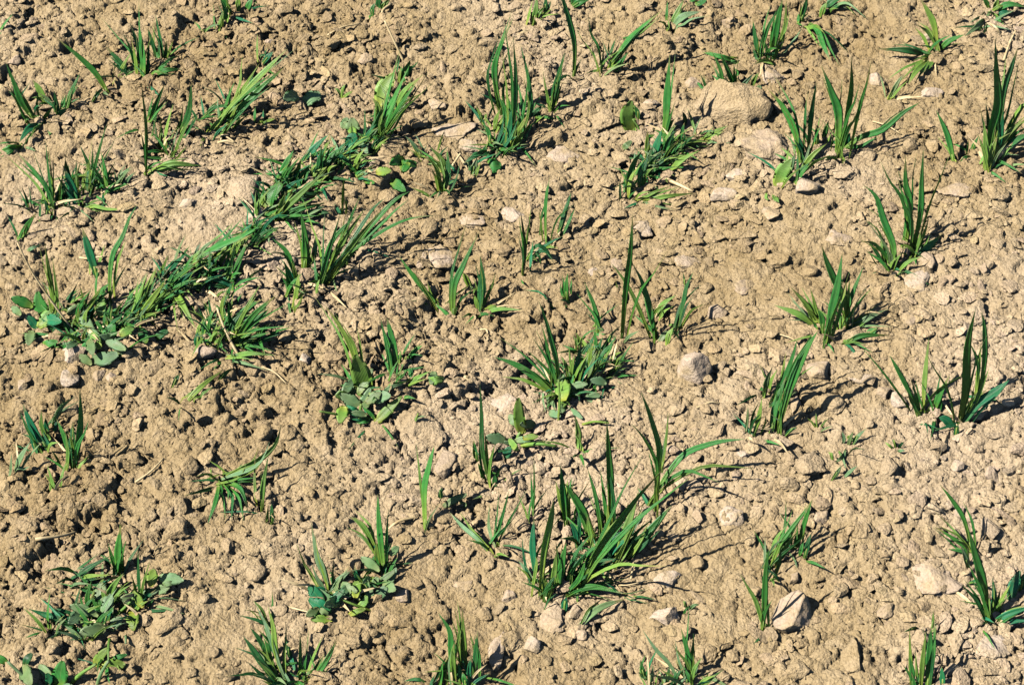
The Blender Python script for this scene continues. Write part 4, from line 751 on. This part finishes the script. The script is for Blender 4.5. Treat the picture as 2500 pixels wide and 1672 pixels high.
# ------------------------------------------------------------------ stones and clods
def ico(sub):
    import bmesh
    bm = bmesh.new(); bmesh.ops.create_icosphere(bm, subdivisions=sub, radius=1.0)
    v = np.array([q.co[:] for q in bm.verts]); f = np.array([[q.index for q in p.verts] for p in bm.faces]); bm.free(); return v, f
ICO1, ICO2, ICO3, ICO4, ICO5 = ico(1), ico(2), ico(3), ico(4), ico(5)
def lump(sub, rs, cuts=9, rough=0.10, lo=0.50):
    """a faceted lump: sphere cut by random planes, then roughened"""
    v, f = sub; v = v.copy()
    for _ in range(cuts):
        n = rs.normal(size=3); n /= np.linalg.norm(n); d = rs.uniform(lo, 0.92); k = v @ n
        v -= np.outer(np.maximum(k - d, 0) * 0.97, n)
    o = rs.uniform(0, 50, 3)
    for s, a in ((0.9, rough), (0.4, rough * 0.6), (0.17, rough * 0.4), (0.09, rough * 0.25)):
        q = vnoise(v[:, 0] + o[0], v[:, 1] + o[1], s, 1) + vnoise(v[:, 1] + o[1], v[:, 2] + o[2], s, 2) + vnoise(v[:, 2] + o[2], v[:, 0] + o[0], s, 3)
        v *= (1 + a * q)[:, None]
    return v, f
def rel(px, py, skip=()):
    c = sorted(((math.hypot(px - x, (py - y) * 1.2), nk, x, y) for nk, x, y in PLANTS), key=lambda q: q[0])[0]
    _, nk, x, y = c; ax, ay = px - x, py - y
    return ('right of ' if ax > 0 else 'left of ') + nk if abs(ax) > abs(ay) else ('below ' if ay > 0 else 'above ') + nk
LAB = {}
def stone(px, py, w_, h_, kind, label=None, ang=None, flat=None, seed=[0]):
    seed[0] += 1; rs = np.random.RandomState(900 + seed[0])
    P = on_ground(px, py); s = mpp(P); W_ = w_ * s; H_ = h_ * s
    hz = min(W_, H_) * (flat if flat else {'s': 0.46, 'c': 0.38, 'f': 0.24}[kind])
    D_ = max(0.35 * W_, (H_ - 0.6 * hz * cp) / sp)
    v, f = lump(ICO5 if w_ > 88 else ICO4, rs, 20, 0.10 if kind == 's' else 0.24)
    v -= (v.max(0) + v.min(0)) / 2; v /= (v.max(0) - v.min(0)) / 2
    if ang is None: ang = rs.uniform(-0.4, 0.4)
    sz = np.array([W_ / 2, D_ / 2, hz])
    v = v * sz; ti = rs.uniform(-0.18, 0.18); v[:, 2] += ti * v[:, 0]
    ca, sa = math.cos(ang), math.sin(ang); v[:, :2] = np.stack([v[:, 0] * ca - v[:, 1] * sa, v[:, 0] * sa + v[:, 1] * ca], -1)
    z = smooth_z(P[0], P[1], min(0.02, W_ * 0.4))
    o = link('stone' if kind != 'c' else 'soil_clod', mesh_from('stone', v, None, f), M_STONE if kind != 'c' else M_CLOD, None, (P[0], P[1], z + (0.12 if kind != 'f' else -0.05) * hz))
    o['category'] = 'stone' if kind != 'c' else 'clod'
    o['label'] = label or ''
    LAB[o.name] = (o, px, py, w_ * h_, kind, bool(label))
    return o
for a in [
 (1785, 280, 185, 125, 'c', 'large rounded tan clod, the biggest one, at upper right', 0.1, 0.52), (1869, 366, 128, 98, 'f', 'broad pale flat stone touching the biggest rounded clod', 0.0, 0.42),
 (1887, 185, 66, 66, 'f', 'grey angular stone with a blade shadow across it, top right', 0.3), (2143, 199, 40, 38, 's', 'small whitish stone left of the open tuft at top right'),
 (2257, 97, 30, 28, 's', None), (2274, 232, 58, 32, 's', 'flat pale stone below the open tuft at top right'), (1971, 459, 62, 56, 's', 'bright whitish angular stone at the foot of the wide fan, upper right'),
 (1911, 446, 34, 34, 's', 'small whitish stone lying on the round leaf of the wide fan'), (1692, 206, 42, 32, 's', 'small white stone left of the biggest rounded clod'),
 (1593, 256, 42, 30, 's', None), (1777, 56, 34, 28, 's', None), (1250, 524, 62, 50, 'f', 'right one of two pale flat stones just above the centre'),
 (1157, 537, 70, 50, 'f', 'left one of two pale flat stones just above the centre'), (1083, 630, 78, 66, 'f', 'large white flat stone behind the open short tuft left of the centre'),
 (1030, 636, 28, 46, 'f', 'narrow pale stone touching the left of the large white flat one'), (1767, 477, 64, 44, 's', None), (1794, 432, 44, 36, 's', None),
 (1880, 529, 46, 38, 's', None), (1510, 647, 40, 34, 'f', None), (1449, 661, 28, 28, 'f', None), (1752, 764, 50, 42, 's', 'white rounded stone alone on smooth soil, right of centre'),
 (2238, 688, 64, 56, 'f', 'pale flat stone below the upright fan at right'), (2264, 641, 36, 44, 's', None), (2214, 620, 28, 26, 's', None), (2046, 580, 74, 48, 'f', None),
 (1690, 912, 84, 84, 's', 'large wedge-shaped pale stone with a black shadow, right of centre', 0.5, 0.7), (1461, 1102, 44, 100, 'c', 'long upright pale clod inside the biggest clump', -0.5),
 (1786, 1262, 62, 56, 'f', 'pale flat stone right of the biggest clump'), (1811, 1108, 54, 22, 'f', 'white flat stone under the shadow of the long arching blade'), (1781, 1018, 58, 36, 'c', None),
 (2106, 924, 72, 28, 'f', 'long pale flat stone below the star-shaped tuft'), (2004, 906, 74, 54, 's', 'oval tan stone right of the narrow leaning bundle', 0.5), (1941, 990, 28, 50, 's', 'narrow upright pale stone below the narrow leaning bundle', -0.3),
 (2028, 982, 74, 52, 'c', None), (2154, 960, 44, 36, 's', None), (2193, 982, 40, 48, 's', None), (1974, 1140, 84, 76, 'c', 'rounded clod with a dark right side, left of the feathery weed'),
 (2420, 1161, 36, 36, 's', None), (2337, 1140, 32, 36, 's', None), (2003, 1268, 34, 54, 's', 'white egg-shaped stone right of the pale bent bundle', -0.5), (1938, 1503, 100, 104, 's', 'big rounded smooth stone in the lower right'),
 (2162, 1496, 52, 30, 's', 'small white stone beside a dark crack, lower right', 0.4), (1941, 1409, 26, 34, 's', None), (2288, 1408, 120, 84, 'f', 'broad flat tan slab left of the curled-leaf tuft'),
 (2077, 1602, 54, 86, 'c', 'tall grey clod near the bottom edge at lower right'), (1945, 1634, 60, 50, 'c', None), (1905, 1632, 36, 46, 'c', None), (1621, 1508, 76, 54, 's', 'oval pinkish stone below the biggest clump'),
 (1630, 1416, 78, 36, 's', 'pale flat pointed stone right of the biggest clump'), (1350, 1508, 64, 76, 'f', 'large pale stone at the foot of the biggest clump'), (1405, 1494, 30, 40, 's', None), (1417, 1550, 34, 30, 's', None),
 (1300, 1577, 46, 38, 's', None), (1242, 1455, 38, 32, 's', None), (1212, 1590, 40, 88, 's', 'long upright pale stone right of the dark tuft at the bottom edge', -0.15), (1127, 1433, 66, 36, 'f', None),
 (1015, 1426, 34, 30, 'c', None), (985, 1458, 40, 34, 's', None), (1092, 1134, 48, 76, 's', 'upright leaf-shaped pale stone left of the slim dark blades', -0.2), (1152, 1188, 38, 38, 'c', None), (1187, 1212, 40, 34, 'c', None),
 (1083, 1264, 56, 44, 'c', 'rounded clod beside the single upright blade at lower centre'), (744, 879, 32, 38, 's', 'round tan stone right of the fanned tuft with the dead stalk'), (1215, 988, 100, 60, 'f', 'broad pale slab left of the tangled weed in the middle'),
 (498, 864, 66, 38, 's', 'oval pinkish stone below the fanned tuft with the dead stalk'), (186, 870, 62, 46, 's', None), (171, 925, 46, 44, 's', None), (57, 940, 28, 30, 's', 'small white stone by the left edge with a black shadow'),
 (240, 919, 28, 36, 's', None), (273, 925, 28, 26, 's', None), (322, 954, 36, 30, 'c', None), (492, 928, 64, 50, 'c', None), (558, 1234, 56, 50, 'c', 'pale clod under the bent pale tuft at lower left'),
 (57, 1195, 44, 36, 'c', None), (96, 1177, 36, 46, 'c', None), (594, 470, 84, 110, 'c', 'large pale clod left of the cupped oval leaf', 0.2), (626, 528, 44, 42, 's', 'pinkish stone at the foot of the large pale clod'),
 (459, 497, 44, 30, 's', None), (168, 516, 70, 42, 'c', None), (1068, 259, 52, 34, 's', 'rounded tan stone right of the large oval leaf at top'), (945, 372, 96, 64, 'c', 'cracked tan clod below the large oval leaf at top'),
 (912, 401, 34, 28, 's', None), (891, 146, 40, 32, 's', None), (693, 28, 46, 44, 'c', None), (762, 17, 44, 38, 'c', None), (1185, 112, 78, 60, 'c', None), (660, 106, 28, 22, 's', None), (33, 151, 34, 28, 's', None),
 (165, 293, 32, 38, 's', None), (1104, 326, 130, 58, 'f', 'broad pale slab left of the big clump at top centre'), (1145, 356, 60, 40, 'f', None), (1026, 434, 72, 50, 'c', None), (1560, 330, 30, 24, 's', None),
 (2060, 430, 60, 40, 'c', None), (1760, 340, 60, 40, 'c', None), (2330, 470, 90, 46, 'f', None), (2440, 480, 50, 40, 'c', None), (1650, 1000, 44, 34, 'c', None), (1560, 900, 40, 40, 'c', None), (1690, 840, 40, 36, 'c', None),
 (2230, 780, 60, 40, 'f', None), (2420, 920, 60, 50, 'c', None), (2380, 760, 60, 40, 'c', None), (2100, 1300, 44, 36, 'c', None), (2230, 1250, 50, 40, 'c', None), (1890, 1300, 40, 36, 'c', None), (2420, 1580, 90, 60, 'f', None),
 (2240, 1560, 60, 50, 'c', None), (1720, 1600, 60, 44, 'c', None), (1560, 1600, 44, 34, 'c', None), (860, 1560, 60, 50, 'c', None), (960, 1300, 50, 44, 'c', None), (820, 1200, 44, 34, 'c', None), (700, 1060, 50, 44, 'c', None),
 (330, 1120, 44, 36, 'c', None), (430, 1290, 60, 60, 'c', None), (420, 1520, 46, 84, 'c', 'slanted pale clod right of the leafy weed at lower left', -0.6), (60, 1280, 80, 44, 'c', None), (60, 1460, 50, 44, 'c', None), (620, 1330, 44, 36, 'c', None),
 (1470, 300, 90, 60, 'c', None), (1380, 380, 90, 50, 'f', None), (1560, 560, 70, 50, 'f', None), (1680, 640, 70, 46, 'f', None), (1900, 640, 60, 40, 'c', None), (1820, 700, 60, 40, 'f', None), (2080, 820, 60, 40, 'c', None)]:
    stone(a[0], a[1], a[2], a[3], a[4], a[5], a[6] if len(a) > 6 else None, a[7] if len(a) > 7 else None)
# loose clods scattered on the soil
rsc = np.random.RandomState(77); protos = []
for k in range(14):
    v, f = lump(ICO3, rsc, 8, 0.16); v -= (v.max(0) + v.min(0)) / 2; v /= (v.max(0) - v.min(0)) / 2
    protos.append(mesh_from('clod', v, None, f)); protos[-1].materials.append(M_CLOD)
pm, pc = len(protos), 0
while pc < 230:
    px, py = rsc.uniform(10, 2490), rsc.uniform(10, 1662)
    if rsc.rand() > 0.95 - 0.45 * px / 2500: continue
    if any(abs(px - q[1]) < 55 and abs(py - q[2]) < 45 for q in LAB.values()): continue
    if min(math.hypot(px - x, py - y) for _, x, y in PLANTS) < 45: continue
    P = on_ground(px, py); r = 0.0042 + 0.0055 * rsc.rand() ** 1.6; pc += 1
    o = bpy.data.objects.new('soil_clod', protos[rsc.randint(pm)]); COL.objects.link(o)
    o.location = (P[0], P[1], float(ground_z(P[0], P[1])) + r * 0.12)
    o.scale = (r * rsc.uniform(0.9, 1.35), r * rsc.uniform(0.8, 1.2), r * rsc.uniform(0.55, 0.85))
    o.rotation_euler = (rsc.uniform(-0.4, 0.4), rsc.uniform(-0.4, 0.4), rsc.uniform(0, 6.28))
    o['category'] = 'clod'; o['label'] = ''; LAB[o.name] = (o, px, py, (r / mpp(P) * 2) ** 2, 'c', False)
# bits of dry straw and root lying on the soil
def straw(px, py, qx, qy, wpx):
    P = on_ground(px, py); Q = on_ground(qx, qy); rs = np.random.RandomState(int(px * 7 + py)); M = (P + Q) / 2 + np.array([rs.normal() * 0.003, rs.normal() * 0.003, 0.004])
    for p_ in (P, Q): p_[2] = float(ground_z(p_[0], p_[1])) + 0.0015
    M[2] = max(M[2], float(ground_z(M[0], M[1])) + 0.002)
    o = link('dry_straw', leaf_mesh(catmull([P, M, Q], 9), wpx * mpp(P), 'y', 'k', P, rs, True), M_STRAW, None, P)
    o['category'] = 'straw'; o['label'] = ''; LAB[o.name] = (o, px, py, 500, 'k', False)
for a in [(195, 630, 262, 632, 7), (955, 15, 930, 60, 7), (540, 345, 575, 352, 6), (1165, 805, 1190, 835, 6), (1145, 925, 1155, 940, 8), (800, 88, 880, 60, 5), (1700, 1000, 1760, 985, 5), (2130, 300, 2200, 330, 5),
          (940, 1300, 1030, 1258, 9), (2450, 150, 2490, 60, 6), (330, 1180, 400, 1120, 6), (1010, 640, 1060, 660, 4), (1510, 1430, 1590, 1415, 4), (700, 1480, 760, 1500, 5), (90, 1330, 190, 1280, 9), (1900, 820, 1950, 850, 4), (640, 900, 700, 940, 5), (1330, 220, 1390, 205, 5)]: straw(*a)
# every stone or clod without a written label is told by its look and its nearest plant
used = {}
for nm, (o, px, py, ar, kind, has) in LAB.items():
    if has: continue
    size = 'thin' if kind == 'k' else 'large' if ar > 3200 else 'medium' if ar > 1500 else 'small' if ar > 700 else 'tiny'
    what = {'k': 'dry straw', 's': 'pale stone', 'f': 'pale flat stone', 'c': 'tan soil clod'}[kind]
    used.setdefault('%s %s %s' % (size, what, rel(px, py)), []).append((px, py, o))
for lb, L in used.items():
    if len(L) == 2:
        a, b = sorted(L, key=lambda q: q[0]) if abs(L[0][0] - L[1][0]) > abs(L[0][1] - L[1][1]) else sorted(L, key=lambda q: q[1])
        hz = abs(L[0][0] - L[1][0]) > abs(L[0][1] - L[1][1])
        a[2]['label'] = lb + (', the left one' if hz else ', the upper one'); b[2]['label'] = lb + (', the right one' if hz else ', the lower one')
        for q in L: q[2]['group'] = lb.replace(' stone', ' stones').replace(' clod', ' clods')
    else:
        for q, wd in zip(sorted(L, key=lambda q: q[0]), {3: ('leftmost ', 'middle ', 'rightmost '), 4: ('leftmost ', 'second leftmost ', 'second rightmost ', 'rightmost ')}.get(len(L), ('',) * len(L))):
            q[2]['label'] = wd + lb
            if len(L) > 1: q[2]['group'] = lb.replace(' stone', ' stones').replace(' clod', ' clods')
# ------------------------------------------------------------------ crumbs: uncountable
rsk = np.random.RandomState(5); VV = []; FF = []; base = 0
shapes = [lump(ICO1, rsk, 5, 0.35) for _ in range(20)]
big = [lump(ICO2, rsk, 9, 0.3, 0.4) for _ in range(16)]
n = 0
while n < 10000:
    x = rsk.uniform(-0.66, 0.66); y = rsk.uniform(-0.46, 0.64)
    ro = float(rough_of(np.array(x), np.array(y)))
    if rsk.rand() > 0.30 + 0.7 * ro: continue
    if abs(x) > 0.43 + 0.26 * (y + 0.45) + 0.04: 
        if rsk.rand() < 0.5: continue
    n += 1; r = 0.0009 + 0.0034 * rsk.rand() ** 2.8
    v, f = (shapes[rsk.randint(20)] if r < 0.0022 else big[rsk.randint(16)])
    a = rsk.uniform(0, 6.28); ca, sa = math.cos(a), math.sin(a); q = v * (r * rsk.uniform(0.8, 1.35), r * rsk.uniform(0.8, 1.2), r * rsk.uniform(0.45, 0.85))
    q = np.stack([q[:, 0] * ca - q[:, 1] * sa, q[:, 0] * sa + q[:, 1] * ca, q[:, 2]], -1) + (x, y, float(ground_z(x, y)) + r * 0.2)
    VV.append(q); FF.append(f + base); base += len(q)
CT = [np.tile((k_, k_, k_, 1.0), (len(q), 1)) for q, k_ in ((q, rsk.uniform(0.88, 1.12)) for q in VV)]
# flat angular flakes of broken crust
flakes = [lump(ICO2, rsk, 16, 0.22, 0.34) for _ in range(40)]; small_flakes = [lump(ICO1, rsk, 6, 0.4, 0.45) for _ in range(40)]
for _ in range(17000):
    x = rsk.uniform(-0.66, 0.66); y = rsk.uniform(-0.46, 0.64)
    if vnoise(np.array(x), np.array(y), 0.09, 6) + 0.30 < rsk.rand() * 0.62: continue
    r = 0.0024 + 0.0086 * rsk.rand() ** 2.7; v, f = (flakes if r > 0.0038 else small_flakes)[rsk.randint(40)]
    q = v * (r * rsk.uniform(0.85, 1.5), r * rsk.uniform(0.7, 1.1), r * rsk.uniform(0.26, 0.55))
    for i_, j_, a in ((0, 1, rsk.uniform(0, 6.28)), (0, 2, rsk.normal() * 0.22), (1, 2, rsk.normal() * 0.22)):
        ca, sa = math.cos(a), math.sin(a); u_ = q[:, i_] * ca - q[:, j_] * sa; w_ = q[:, i_] * sa + q[:, j_] * ca; q[:, i_] = u_; q[:, j_] = w_
    q += (x, y, float(smooth_z(x, y, r * 0.8)) + r * 0.26)
    VV.append(q); FF.append(f + base); base += len(q); k_ = rsk.uniform(0.84, 1.2); CT.append(np.tile((k_, k_ * rsk.uniform(0.98, 1.01), k_ * rsk.uniform(0.93, 1.06), 1.0), (len(q), 1)))
for _ in range(9000):                          # coarser lumps carry on outside the finely broken part
    x = rsk.uniform(-1.5, 1.5); y = rsk.uniform(-1.2, 1.6)
    if abs(x) < 0.62 and -0.42 < y < 0.60: continue
    r = 0.003 + 0.010 * rsk.rand() ** 2.5; v, f = small_flakes[rsk.randint(40)]
    q = v * (r, r * rsk.uniform(0.7, 1.2), r * rsk.uniform(0.4, 0.8)) + (x, y, any_z(x, y) + 0.1 * r)
    VV.append(q); FF.append(f + base); base += len(q); k_ = rsk.uniform(0.88, 1.1); CT.append(np.tile((k_, k_, k_, 1.0), (len(q), 1)))
me = mesh_from('soil_crumbs', np.concatenate(VV), None, np.concatenate(FF), False)
at = me.attributes.new('tint', 'FLOAT_COLOR', 'POINT'); at.data.foreach_set('color', np.concatenate(CT).astype(np.float32).ravel())
o = link('soil_crumbs', me, M_CHIP)
o['kind'] = 'stuff'; o['label'] = 'fine dry tan crumbs and flakes of soil strewn over the whole field'; o['category'] = 'soil'
